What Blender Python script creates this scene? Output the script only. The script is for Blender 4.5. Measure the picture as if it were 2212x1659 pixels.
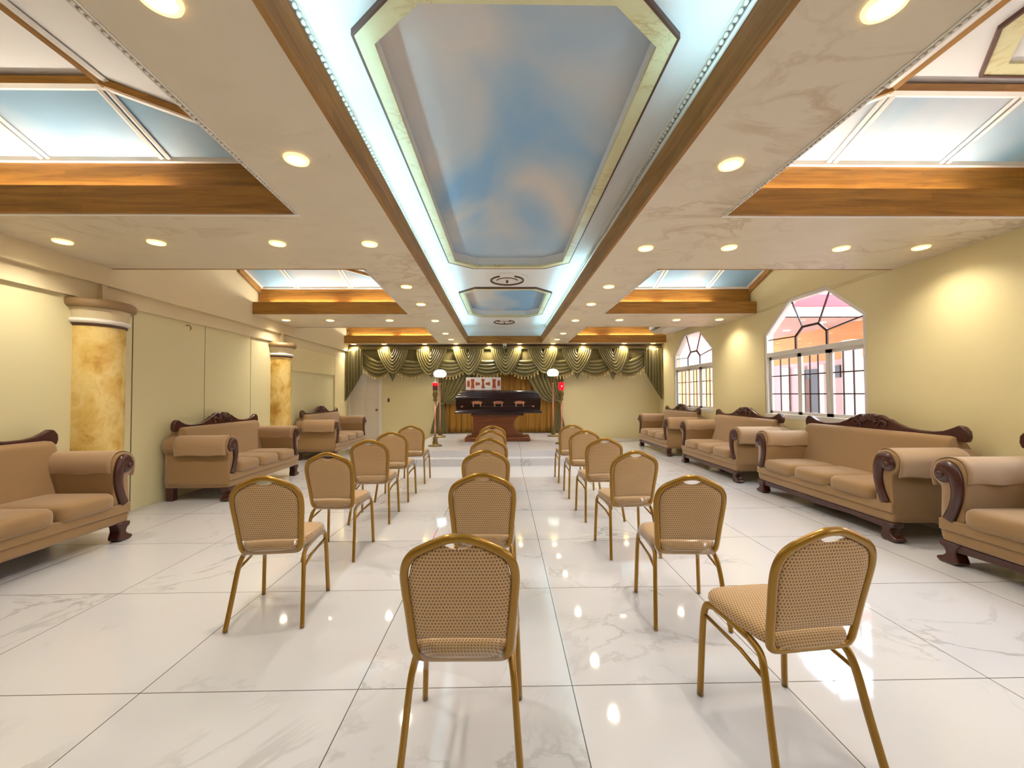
import bpy, bmesh, math, random
from mathutils import Vector, Matrix
PI = math.pi
S = bpy.context.scene
for o in list(bpy.data.objects):
    bpy.data.objects.remove(o, do_unlink=True)
C = S.collection
random.seed(7)

# ------------------------------------------------------------------ camera
FPX, YAW, PITCH, ROLL, HCAM = 885.0, .0181, .0254, -.005, 1.374
cam = bpy.data.cameras.new('camera'); camo = bpy.data.objects.new('camera', cam); C.objects.link(camo)
cam.sensor_fit = 'HORIZONTAL'; cam.sensor_width = 36.0; cam.lens = FPX / 2212 * 36.0
cam.clip_start = .05
F = Vector((math.sin(YAW)*math.cos(PITCH), math.cos(YAW)*math.cos(PITCH), math.sin(PITCH)))
R0 = Vector((math.cos(YAW), -math.sin(YAW), 0)); U0 = R0.cross(F)
R1 = R0*math.cos(ROLL) + U0*math.sin(ROLL); U1 = -R0*math.sin(ROLL) + U0*math.cos(ROLL)
camo.matrix_world = Matrix(((R1.x, U1.x, -F.x, 0), (R1.y, U1.y, -F.y, 0), (R1.z, U1.z, -F.z, HCAM), (0, 0, 0, 1)))
S.camera = camo

# ------------------------------------------------------------------ world, sun, exposure
w = bpy.data.worlds.new('sky'); S.world = w; w.use_nodes = True
bg = w.node_tree.nodes['Background']
bg.inputs[0].default_value = (.80, .88, 1.0, 1); bg.inputs[1].default_value = 5.5
sun = bpy.data.lights.new('sun', 'SUN'); suno = bpy.data.objects.new('sun', sun); C.objects.link(suno)
sun.energy = 4.0; sun.angle = .01; sun.color = (1, .95, .87)
suno.rotation_euler = Vector((.62, .35, -1.0)).to_track_quat('-Z', 'Y').to_euler()
S.view_settings.view_transform = 'Standard'; S.view_settings.look = 'None'
S.view_settings.gamma = 1.0; S.view_settings.use_curve_mapping = False
S.view_settings.exposure = 1.05
DOWN_W, CENTER_E, SIDE_E = 26.0, 13.0, 32.0
WARM = (1.0, .89, .72)

# ------------------------------------------------------------------ materials
def lin(c):
    return tuple(((v/255.0)/12.92 if v/255.0 <= .04045 else ((v/255.0+.055)/1.055)**2.4) for v in c) + (1,)
MATS = {}
def mat(name, rgb, rough=.5, metal=0.0, coat=0.0, spec=.5, emit=None, estr=0.0, sheen=0.0):
    m = bpy.data.materials.new(name); m.use_nodes = True
    b = m.node_tree.nodes['Principled BSDF']
    b.inputs['Base Color'].default_value = lin(rgb); b.inputs['Roughness'].default_value = rough
    b.inputs['Metallic'].default_value = metal; b.inputs['Coat Weight'].default_value = coat
    b.inputs['Coat Roughness'].default_value = .06
    b.inputs['Specular IOR Level'].default_value = spec
    b.inputs['Sheen Weight'].default_value = sheen
    if emit:
        b.inputs['Emission Color'].default_value = lin(emit) if max(emit) > 1 else tuple(emit)+(1,)
        b.inputs['Emission Strength'].default_value = estr
    MATS[name] = m
    return m
def N(m, t, **kw):
    n = m.node_tree.nodes.new(t)
    for k, v in kw.items(): setattr(n, k, v)
    return n
def L(m, a, b): m.node_tree.links.new(a, b)
def bsdf(m): return m.node_tree.nodes['Principled BSDF']
def coords(m, kind='pos', scale=(1, 1, 1), rot=(0, 0, 0), loc=(0, 0, 0)):
    mp = N(m, 'ShaderNodeMapping')
    mp.inputs['Scale'].default_value = scale; mp.inputs['Rotation'].default_value = rot; mp.inputs['Location'].default_value = loc
    if kind == 'pos': g = N(m, 'ShaderNodeNewGeometry'); L(m, g.outputs['Position'], mp.inputs[0])
    else: g = N(m, 'ShaderNodeTexCoord'); L(m, g.outputs['Object'], mp.inputs[0])
    return mp.outputs[0]
def noise(m, vec, scale, detail=3, rough=.5, dist=0):
    n = N(m, 'ShaderNodeTexNoise'); n.inputs['Scale'].default_value = scale; n.inputs['Detail'].default_value = detail
    n.inputs['Roughness'].default_value = rough; n.inputs['Distortion'].default_value = dist
    L(m, vec, n.inputs['Vector']); return n.outputs['Fac']
def ramp(m, fac, stops):
    r = N(m, 'ShaderNodeValToRGB'); e = r.color_ramp.elements
    while len(e) < len(stops): e.new(.5)
    for i, (p, c) in enumerate(stops):
        e[i].position = p; e[i].color = lin(c) if len(c) == 3 else c
    L(m, fac, r.inputs[0]); return r.outputs[0]
def mixc(m, fac, a, b):
    x = N(m, 'ShaderNodeMix', data_type='RGBA')
    if isinstance(fac, (int, float)): x.inputs[0].default_value = fac
    else: L(m, fac, x.inputs[0])
    for i, v in ((6, a), (7, b)):
        if isinstance(v, tuple): x.inputs[i].default_value = lin(v)
        else: L(m, v, x.inputs[i])
    return x.outputs[2]
def bump(m, h, strength=.3, dist=.01):
    b = N(m, 'ShaderNodeBump'); b.inputs['Strength'].default_value = strength; b.inputs['Distance'].default_value = dist
    L(m, h, b.inputs['Height']); L(m, b.outputs[0], bsdf(m).inputs['Normal'])
def wood(name, c1, c2, rough, axis='y', scale=1.0, coat=0.0):
    m = mat(name, c1, rough, coat=coat)
    sc = {'x': (.6, 9, 9), 'y': (9, .6, 9), 'z': (9, 9, .6)}[axis]
    v = coords(m, 'pos', tuple(s*scale for s in sc))
    f = noise(m, v, 3.0, 6, .6, .6)
    col = ramp(m, f, [(.3, c2), (.62, c1)])
    # board joints: blocks of slightly different tone
    sb = {'x': (.9, 0, 11), 'y': (0, .9, 11), 'z': (9, 9, .4)}[axis]
    vb = coords(m, 'pos', sb)
    wn = N(m, 'ShaderNodeTexVoronoi'); wn.distance = 'CHEBYCHEV'; wn.inputs['Scale'].default_value = 1.0; wn.inputs['Randomness'].default_value = .7
    L(m, vb, wn.inputs['Vector'])
    hs = N(m, 'ShaderNodeHueSaturation'); L(m, col, hs.inputs['Color'])
    mr = N(m, 'ShaderNodeMapRange'); mr.inputs[3].default_value = .85; mr.inputs[4].default_value = 1.12
    sp = N(m, 'ShaderNodeSeparateColor'); L(m, wn.outputs['Color'], sp.inputs[0]); L(m, sp.outputs[0], mr.inputs[0])
    L(m, mr.outputs[0], hs.inputs['Value']); L(m, hs.outputs[0], bsdf(m).inputs['Base Color'])
    return m
def marble(name, base, vein, rough=.4, scale=1.0, amt=.5):
    m = mat(name, base, rough)
    v = coords(m, 'pos', (scale, scale*1.6, scale), (0, 0, .6))
    f = noise(m, v, 1.4, 8, .62, 1.2)
    a = N(m, 'ShaderNodeMath', operation='SUBTRACT'); L(m, f, a.inputs[0]); a.inputs[1].default_value = .5
    b = N(m, 'ShaderNodeMath', operation='ABSOLUTE'); L(m, a.outputs[0], b.inputs[0])
    veins = ramp(m, b.outputs[0], [(0, (255, 255, 255)), (.05, (0, 0, 0))])
    g = noise(m, v, .8, 3)
    gg = ramp(m, g, [(.44, (0, 0, 0)), (.6, (255, 255, 255))])
    mu = N(m, 'ShaderNodeMath', operation='MULTIPLY'); L(m, veins, mu.inputs[0]); L(m, gg, mu.inputs[1])
    mu2 = N(m, 'ShaderNodeMath', operation='MULTIPLY'); L(m, mu.outputs[0], mu2.inputs[0]); mu2.inputs[1].default_value = amt
    soft = noise(m, v, 3, 4)
    bc = mixc(m, ramp(m, soft, [(.45, (0, 0, 0)), (.75, (90, 90, 90))]), base, vein)
    L(m, mixc(m, mu2.outputs[0], bc, vein), bsdf(m).inputs['Base Color'])
    return m
def skymat(name, blue, cloud, scale=1.0, loc=(0, 0, 0)):
    m = mat(name, blue, .7)
    v = coords(m, 'pos', (scale*1.2, scale*.8, scale), (0, 0, .3), loc)
    f = noise(m, v, 1.0, 3, .42, .7)
    L(m, ramp(m, f, [(.38, blue), (.48, tuple((a+b)//2 for a, b in zip(blue, cloud))), (.60, cloud)]), bsdf(m).inputs['Base Color'])
    return m

M = {}
M['soffit'] = marble('soffit_marbled_paint', (218, 206, 184), (172, 142, 104), .45, .8, .55)
M['wood_x'] = wood('ceiling_wood_x', (172, 122, 48), (136, 92, 32), .5, 'x')
M['wood_y'] = wood('ceiling_wood_y', (170, 124, 62), (138, 96, 42), .62, 'y')
M['cream'] = mat('cream_wall_paint', (222, 208, 160), .6)
M['cream2'] = mat('cream_panel_paint', (216, 208, 166), .5)
M['beam'] = mat('beam_paint', (214, 200, 164), .6)
M['white'] = mat('white_ceiling_paint', (232, 230, 228), .6)
M['upvc'] = mat('white_window_frame', (226, 222, 216), .35)
M['muntin'] = mat('dark_glazing_bar', (64, 40, 40), .4)
M['mold'] = mat('white_moulding', (234, 229, 220), .5)
M['band'] = marble('yellow_marbled_band', (222, 216, 172), (190, 160, 90), .4, 3, .6)
M['brown'] = mat('brown_edge', (92, 60, 46), .5)
M['skyA'] = skymat('painted_sky_central', (140, 178, 212), (212, 204, 198), .6)
M['skyB'] = skymat('painted_sky_side', (142, 178, 204), (200, 198, 200), .7, (3, 2, 0))
M['olive'] = mat('olive_satin', (110, 99, 48), .32, sheen=.2, spec=.8)
M['olive_flat'] = mat('olive_backing', (112, 101, 54), .6)
M['gold_cloth'] = mat('mustard_curtain', (150, 106, 30), .6)
M['tassel'] = mat('pale_gold_tassel', (198, 178, 120), .5)
M['fringe'] = mat('tan_fringe', (150, 128, 74), .7)
M['dark'] = mat('black_plastic', (22, 22, 24), .4)
M['copper'] = mat('copper_metal', (196, 142, 116), .3, .9)
M['brass'] = mat('aged_brass', (120, 100, 60), .4, .8)
M['mahog'] = mat('dark_polished_wood', (58, 20, 14), .22, coat=.6)
M['casket'] = mat('dark_casket_lacquer', (34, 12, 16), .2, coat=.25, spec=.3)
M['bier'] = wood('bier_wood', (112, 58, 24), (84, 40, 16), .35, 'x')
M['gold'] = mat('gold_painted_steel', (152, 112, 32), .28, .55, coat=.3)
M['tile_edge'] = mat('white_riser_tile', (226, 228, 232), .15)
M['acwhite'] = mat('air_conditioner_plastic', (206, 202, 194), .3)
M['red'] = mat('red_glass', (190, 10, 20), .15, emit=(1, .0, .0), estr=.2)
M['redlit'] = mat('lit_red_glass', (200, 10, 30), .15, emit=(1, .0, .01), estr=.9)
M['reddark'] = mat('dark_red_glass', (70, 8, 10), .15)
M['flame'] = mat('small_flame_bulb', (255, 220, 200), .3, emit=(1, .75, .6), estr=6)
M['globe'] = mat('lit_opal_globe', (240, 250, 245), .3, emit=(.85, 1, .97), estr=1.9)
M['globe2'] = mat('dim_opal_globe', (225, 240, 230), .3, emit=(.72, .95, .88), estr=.55)
M['lamp'] = mat('lit_downlight_lens', (255, 240, 200), .3, emit=(1.0, .86, .62), estr=14)
M['rim'] = mat('brass_rim_with_glow', (250, 205, 110), .3, emit=(1.0, .66, .22), estr=1.2)  # weak amber emission stands in for lamplight caught in the recess
M['tube_cool'] = mat('cool_white_tube', (230, 250, 255), .3, emit=(.42, .80, 1.0), estr=CENTER_E)
M['tube_warm'] = mat('day_white_tube', (255, 250, 235), .3, emit=(1, .97, .86), estr=SIDE_E)
M['switch'] = mat('dark_switch', (60, 55, 45), .4)
M['plate'] = mat('switch_plate', (190, 180, 150), .4)
M['door'] = mat('white_door_paint', (222, 212, 196), .4)
M['grout'] = mat('dark_seam', (120, 104, 84), .7)
M['boxwhite'] = mat('white_board', (224, 220, 222), .5)
M['boxbrown'] = mat('russet_print', (164, 74, 30), .6)
M['boxpink'] = mat('pale_pink_print', (214, 160, 144), .6)
# outside
M['out_pink'] = mat('pink_siding', (184, 146, 146), .6)
v = coords(M['out_pink'], 'pos', (0, 0, 1)); wv = N(M['out_pink'], 'ShaderNodeTexWave', bands_direction='Z', wave_profile='SAW')
wv.inputs['Scale'].default_value = 3.0; L(M['out_pink'], v, wv.inputs['Vector']); bump(M['out_pink'], wv.outputs[1], .6, .02)
M['out_peach'] = mat('peach_plaster', (196, 132, 78), .7)
M['out_white'] = mat('white_plaster', (206, 198, 194), .7)
M['out_ceil'] = mat('pale_pink_ceiling', (204, 172, 166), .7)
M['out_red'] = mat('red_eave', (176, 56, 66), .6)
M['out_dark'] = mat('dark_grey_door', (44, 41, 40), .5)
M['out_brown'] = mat('brown_drape_outside', (96, 54, 30), .6)
M['out_floor'] = mat('pale_paving', (176, 168, 166), .6)

# floor: one metre polished porcelain tiles with grey veins
m = M['floor'] = mat('white_marble_tile', (205, 200, 194), .05)
FX, FY = .31, 1.96
pos = coords(m, 'pos')
sep = N(m, 'ShaderNodeSeparateXYZ'); L(m, pos, sep.inputs[0])
def jointfac(out, off, size, wdt):
    a = N(m, 'ShaderNodeMath', operation='SUBTRACT'); L(m, out, a.inputs[0]); a.inputs[1].default_value = off - 40*size
    d = N(m, 'ShaderNodeMath', operation='MODULO'); L(m, a.outputs[0], d.inputs[0]); d.inputs[1].default_value = size
    b = N(m, 'ShaderNodeMath', operation='LESS_THAN'); L(m, d.outputs[0], b.inputs[0]); b.inputs[1].default_value = wdt
    return b.outputs[0], a.outputs[0]
jx, ax = jointfac(sep.outputs[0], FX, 1.003, .0045); jy, ay = jointfac(sep.outputs[1], FY, .975, .0045)
mx = N(m, 'ShaderNodeMath', operation='MAXIMUM'); L(m, jx, mx.inputs[0]); L(m, jy, mx.inputs[1])
# tile id offsets so veins break at joints
def fl(out, size):
    d = N(m, 'ShaderNodeMath', operation='DIVIDE'); L(m, out, d.inputs[0]); d.inputs[1].default_value = size
    f = N(m, 'ShaderNodeMath', operation='FLOOR'); L(m, d.outputs[0], f.inputs[0]); return f.outputs[0]
cx = N(m, 'ShaderNodeCombineXYZ'); L(m, fl(ax, 1.003), cx.inputs[0]); L(m, fl(ay, .975), cx.inputs[1])
vs = N(m, 'ShaderNodeVectorMath', operation='SCALE'); L(m, cx.outputs[0], vs.inputs[0]); vs.inputs['Scale'].default_value = 3.71
va = N(m, 'ShaderNodeVectorMath', operation='ADD'); L(m, pos, va.inputs[0]); L(m, vs.outputs[0], va.inputs[1])
f1 = noise(m, va.outputs[0], 1.1, 7, .6, .8)
a = N(m, 'ShaderNodeMath', operation='SUBTRACT'); L(m, f1, a.inputs[0]); a.inputs[1].default_value = .5
b = N(m, 'ShaderNodeMath', operation='ABSOLUTE'); L(m, a.outputs[0], b.inputs[0])
vn = ramp(m, b.outputs[0], [(0, (255, 255, 255)), (.018, (0, 0, 0))])
g = ramp(m, noise(m, va.outputs[0], .9, 2), [(.5, (0, 0, 0)), (.68, (255, 255, 255))])
mu = N(m, 'ShaderNodeMath', operation='MULTIPLY'); L(m, vn, mu.inputs[0]); L(m, g, mu.inputs[1])
mu2 = N(m, 'ShaderNodeMath', operation='MULTIPLY'); L(m, mu.outputs[0], mu2.inputs[0]); mu2.inputs[1].default_value = .55
c0 = mixc(m, ramp(m, noise(m, va.outputs[0], 1.7, 3), [(.4, (0, 0, 0)), (.8, (120, 120, 120))]), (205, 205, 211), (189, 190, 194))
c1 = mixc(m, mu2.outputs[0], c0, (128, 126, 126))
L(m, mixc(m, mx.outputs[0], c1, (84, 78, 72)), bsdf(m).inputs['Base Color'])
bsdf(m).inputs['Specular IOR Level'].default_value = .6

# chair fabric (small brown dashes on tan)
def fabric_pattern(name, plane):
    m = mat(name, (190, 156, 108), .75, sheen=.2)
    tc = N(m, 'ShaderNodeTexCoord'); sp = N(m, 'ShaderNodeSeparateXYZ'); L(m, tc.outputs['Object'], sp.inputs[0])
    cb = N(m, 'ShaderNodeCombineXYZ')
    if plane == 'xz':
        L(m, sp.outputs[0], cb.inputs[0]); L(m, sp.outputs[2], cb.inputs[1])
    else:
        for k_, o_ in ((0, 0), (1, 1)):
            q_ = N(m, 'ShaderNodeMath', operation='MULTIPLY_ADD'); L(m, sp.outputs[2], q_.inputs[0]); q_.inputs[1].default_value = (.8, 1.0)[k_]
            L(m, sp.outputs[o_], q_.inputs[2]); L(m, q_.outputs[0], cb.inputs[k_])
    br = N(m, 'ShaderNodeTexBrick'); br.offset = .5; br.squash = 1
    L(m, cb.outputs[0], br.inputs['Vector'])
    br.inputs['Color1'].default_value = lin((132, 90, 62)); br.inputs['Color2'].default_value = lin((122, 82, 56))
    br.inputs['Mortar'].default_value = lin((196, 163, 116)); br.inputs['Scale'].default_value = 1.0
    br.inputs['Mortar Size'].default_value = .0034; br.inputs['Mortar Smooth'].default_value = .3
    br.inputs['Brick Width'].default_value = .0118; br.inputs['Row Height'].default_value = .0125
    L(m, br.outputs['Color'], bsdf(m).inputs['Base Color']); bump(m, br.outputs['Fac'], .25, .002)
    return m
M['chair_back'] = fabric_pattern('tan_dash_fabric_back', 'xz')
M['chair_seat'] = fabric_pattern('tan_dash_fabric_seat', 'xy')
m = M['chair_seat_wrapped'] = M['chair_seat'].copy(); m.name = 'tan_dash_fabric_under_plastic'
bsdf(m).inputs['Coat Weight'].default_value = .55; bsdf(m).inputs['Coat Roughness'].default_value = .12
# sofa cloth
m = M['sofa'] = mat('tan_chenille', (148, 115, 74), .85, sheen=.35)
bump(m, noise(m, coords(m, 'obj', (1, 1, 1)), 260, 2), .25, .002)
m = M['sofa_cover'] = mat('pale_tan_arm_cloth', (166, 134, 98), .75, sheen=.4)
bump(m, noise(m, coords(m, 'obj', (1, 1, 1)), 260, 2), .25, .002)
# carved wood
m = M['carved'] = mat('carved_dark_wood', (62, 22, 14), .3, coat=.35)
bump(m, noise(m, coords(m, 'obj'), 22, 3), .35, .01)
# column marble
m = M['column'] = mat('amber_marble', (214, 178, 96), .18)
v = coords(m, 'pos', (1.4, 1.4, 1.0), (.4, .3, 0)); f = noise(m, v, 3.4, 6, .62, .25)
L(m, ramp(m, f, [(.32, (186, 142, 66)), (.44, (214, 180, 100)), (.58, (228, 204, 136)), (.72, (206, 172, 92))]), bsdf(m).inputs['Base Color'])
# thin glass and clear plastic wrap
def thin(name, tint, refl, rough=.02):
    m = bpy.data.materials.new(name); m.use_nodes = True; nt = m.node_tree; nt.nodes.clear()
    o = nt.nodes.new('ShaderNodeOutputMaterial'); t = nt.nodes.new('ShaderNodeBsdfTransparent'); g = nt.nodes.new('ShaderNodeBsdfGlossy')
    mx = nt.nodes.new('ShaderNodeMixShader'); fr = nt.nodes.new('ShaderNodeLayerWeight'); fr.inputs[0].default_value = .5
    pw = nt.nodes.new('ShaderNodeMath'); pw.operation = 'POWER'; pw.inputs[1].default_value = 4
    ma = nt.nodes.new('ShaderNodeMath'); ma.operation = 'MULTIPLY_ADD'; ma.inputs[1].default_value = .7; ma.inputs[2].default_value = refl
    nt.links.new(fr.outputs['Facing'], pw.inputs[0]); nt.links.new(pw.outputs[0], ma.inputs[0])
    t.inputs[0].default_value = tint; g.inputs['Roughness'].default_value = rough
    nt.links.new(ma.outputs[0], mx.inputs[0]); nt.links.new(t.outputs[0], mx.inputs[1]); nt.links.new(g.outputs[0], mx.inputs[2])
    nt.links.new(mx.outputs[0], o.inputs[0]); MATS[name] = m
    return m
M['glass'] = thin('window_glass', (.98, .99, .99, 1), .03)
M['wrap'] = thin('clear_plastic_wrap', (.96, .95, .95, 1), .16, .1)

# ------------------------------------------------------------------ mesh helpers
def box(bm, x0, x1, y0, y1, z0, z1):
    vs = [bm.verts.new((x, y, z)) for x in (x0, x1) for y in (y0, y1) for z in (z0, z1)]
    for f in ((0, 1, 3, 2), (4, 6, 7, 5), (0, 4, 5, 1), (2, 3, 7, 6), (0, 2, 6, 4), (1, 5, 7, 3)):
        bm.faces.new([vs[i] for i in f])
    return vs
def nb(): return bmesh.new()
def obj(name, bm, m, parent=None, smooth=False, bev=0, seg=2, sub=0, loc=None):
    me = bpy.data.meshes.new(name); bmesh.ops.recalc_face_normals(bm, faces=bm.faces[:]); bm.to_mesh(me); bm.free()
    if smooth: me.polygons.foreach_set('use_smooth', [True]*len(me.polygons))
    me.materials.append(m); o = bpy.data.objects.new(name, me); C.objects.link(o)
    if parent is not None: o.parent = parent
    if loc: o.location = loc
    if bev:
        b = o.modifiers.new('bevel', 'BEVEL'); b.width = bev; b.segments = seg; b.limit_method = 'ANGLE'; b.harden_normals = False
        me.polygons.foreach_set('use_smooth', [True]*len(me.polygons))
        try: me.set_sharp_from_angle(angle=math.radians(40))
        except Exception: pass
    if sub:
        s = o.modifiers.new('sub', 'SUBSURF'); s.levels = sub; s.render_levels = sub
    return o
def bx(name, m, x0, x1, y0, y1, z0, z1, parent=None, bev=0, **k):
    bm = nb(); box(bm, x0, x1, y0, y1, z0, z1); return obj(name, bm, m, parent, bev=bev, **k)
def tag(o, label, cat, group=None, kind=None):
    o['label'] = label; o['category'] = cat
    if group: o['group'] = group
    if kind: o['kind'] = kind
    return o
def struct(o): o['kind'] = 'structure'; return o
def thing(name, label, cat, loc=(0, 0, 0), rz=0, group=None):
    o = bpy.data.objects.new(name, None); C.objects.link(o); o.location = loc; o.rotation_euler = (0, 0, rz)
    o.empty_display_size = .1
    return tag(o, label, cat, group)
def copytree(o, parent=None):
    c = o.copy(); C.objects.link(c)
    if parent is not None: c.parent = parent
    for ch in list(o.children): copytree(ch, c)
    return c
def smoothpath(pts, n=6, closed=False):
    P = [Vector(p) for p in pts]; out = []; k = len(P)
    rng = range(k) if closed else range(k-1)
    for i in rng:
        if closed: p0, p1, p2, p3 = P[i-1], P[i], P[(i+1) % k], P[(i+2) % k]
        else: p0, p1, p2, p3 = P[max(i-1, 0)], P[i], P[i+1], P[min(i+2, k-1)]
        for j in range(n):
            t = j/n
            out.append(.5*((2*p1) + (-p0+p2)*t + (2*p0-5*p1+4*p2-p3)*t*t + (-p0+3*p1-3*p2+p3)*t**3))
    if not closed: out.append(P[-1])
    return out
def sweep(bm, pts, ra, rb=None, seg=10, closed=False, ref=Vector((1, 0, 0)), cap=True):
    rb = rb or ra; rings = []; k = len(pts); nprev = None
    for i, p in enumerate(pts):
        if closed: t = (pts[(i+1) % k] - pts[i-1]).normalized()
        else: t = (pts[min(i+1, k-1)] - pts[max(i-1, 0)]).normalized()
        if nprev is None:
            n = ref - t*ref.dot(t)
            if n.length < .01: n = Vector((0, 1, 0)) - t*t.y
        else: n = nprev - t*nprev.dot(t)
        n.normalize(); nprev = n; bn = t.cross(n)
        r1 = ra(i/(k-1)) if callable(ra) else ra; r2 = rb(i/(k-1)) if callable(rb) else rb
        rings.append([bm.verts.new(p + n*math.cos(a)*r1 + bn*math.sin(a)*r2) for a in [2*PI*j/seg for j in range(seg)]])
    rr = range(k) if closed else range(k-1)
    for i in rr:
        A, B = rings[i], rings[(i+1) % k]
        for j in range(seg): bm.faces.new((A[j], A[(j+1) % seg], B[(j+1) % seg], B[j]))
    if not closed and cap: bm.faces.new(rings[0]); bm.faces.new(rings[-1])
def lathe(bm, prof, cx=0, cy=0, seg=24, a0=0, a1=2*PI):
    full = abs(a1-a0-2*PI) < 1e-6; n = seg if full else seg+1; rings = []
    for r, z in prof:
        rings.append([bm.verts.new((cx+max(r, 1e-4)*math.cos(a0+(a1-a0)*j/seg), cy+max(r, 1e-4)*math.sin(a0+(a1-a0)*j/seg), z)) for j in range(n)])
    for A, B in zip(rings, rings[1:]):
        for j in range(seg if full else seg): bm.faces.new((A[j], A[(j+1) % n], B[(j+1) % n], B[j]))
    if prof[0][0] > 1e-3 and full: bm.faces.new(rings[0])
    if prof[-1][0] > 1e-3 and full: bm.faces.new(rings[-1])
def prism(bm, pts, d0, d1, axis='y'):
    # pts 2D polygon extruded from d0 to d1 along axis
    def P(a, b, d): return {'y': (a, d, b), 'x': (d, a, b), 'z': (a, b, d)}[axis]
    A = [bm.verts.new(P(a, b, d0)) for a, b in pts]; B = [bm.verts.new(P(a, b, d1)) for a, b in pts]
    bm.faces.new(A); bm.faces.new(B)
    for i in range(len(pts)): j = (i+1) % len(pts); bm.faces.new((A[i], A[j], B[j], B[i]))
def grid(bm, fn, nu, nv):
    V = [[bm.verts.new(fn(i/nu, j/nv)) for j in range(nv+1)] for i in range(nu+1)]
    for i in range(nu):
        for j in range(nv): bm.faces.new((V[i][j], V[i+1][j], V[i+1][j+1], V[i][j+1]))
def holed(bm, outer, holes, z):
    es = []
    for lp in [outer]+holes:
        vs = [bm.verts.new((x, y, z)) for x, y in lp]
        es += [bm.edges.new((vs[i], vs[(i+1) % len(vs)])) for i in range(len(vs))]
    bmesh.ops.triangle_fill(bm, use_beauty=True, edges=es)
def walls_loop(bm, lp, z0, z1):
    A = [bm.verts.new((x, y, z0)) for x, y in lp]; B = [bm.verts.new((x, y, z1)) for x, y in lp]
    for i in range(len(lp)): j = (i+1) % len(lp); bm.faces.new((A[i], A[j], B[j], B[i]))

# ------------------------------------------------------------------ room shell
XW, YB, YN, ZS, ZT = 4.5, 11.85, -4.0, 2.80, 3.85
struct(bx('floor', M['floor'], -XW-.2, XW+.2, YN-.2, YB+.2, -.1, 0))
struct(bx('wall_back', M['cream'], -XW-.2, XW+.2, YB, YB+.15, 0, ZT))
struct(bx('wall_near', M['cream'], -XW-.2, XW+.2, YN-.15, YN, 0, ZT))
struct(bx('trim_roof_slab', M['white'], -XW-.3, XW+.3, YN-.3, YB+.3, ZT, ZT+.1))

# right wall with window openings
WINS = [(5.0, 7.0), (8.76, 10.78), (1.22, 3.22), (-2.55, -.55)]
ZW0, ZW1, ZW2 = .98, 2.38, 2.87
def winpoly(y0, y1, g=0.0):
    w_ = y1-y0; c = .31*w_
    k = .42*g
    return [(y0+g, ZW0+g), (y1-g, ZW0+g), (y1-g, ZW1-k), (y1-c-k*.5, ZW2-g), (y0+c+k*.5, ZW2-g), (y0+g, ZW1-k)]
bm = nb()
outer = [(YN-.2, 0), (YB+.15, 0), (YB+.15, ZT), (YN-.2, ZT)]
for xx in (XW, XW+.16):
    es = []
    for lp in [outer]+[winpoly(*q) for q in WINS]:
        vs = [bm.verts.new((xx, y, z)) for y, z in lp]
        es += [bm.edges.new((vs[i], vs[(i+1) % len(vs)])) for i in range(len(vs))]
    bmesh.ops.triangle_fill(bm, use_beauty=True, edges=es)
for q in WINS:
    lp = winpoly(*q)
    A = [bm.verts.new((XW, y, z)) for y, z in lp]; B = [bm.verts.new((XW+.16, y, z)) for y, z in lp]
    for i in range(len(lp)): j = (i+1) % len(lp); bm.faces.new((A[i], A[j], B[j], B[i]))
struct(obj('wall_right', bm, M['cream']))

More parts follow.
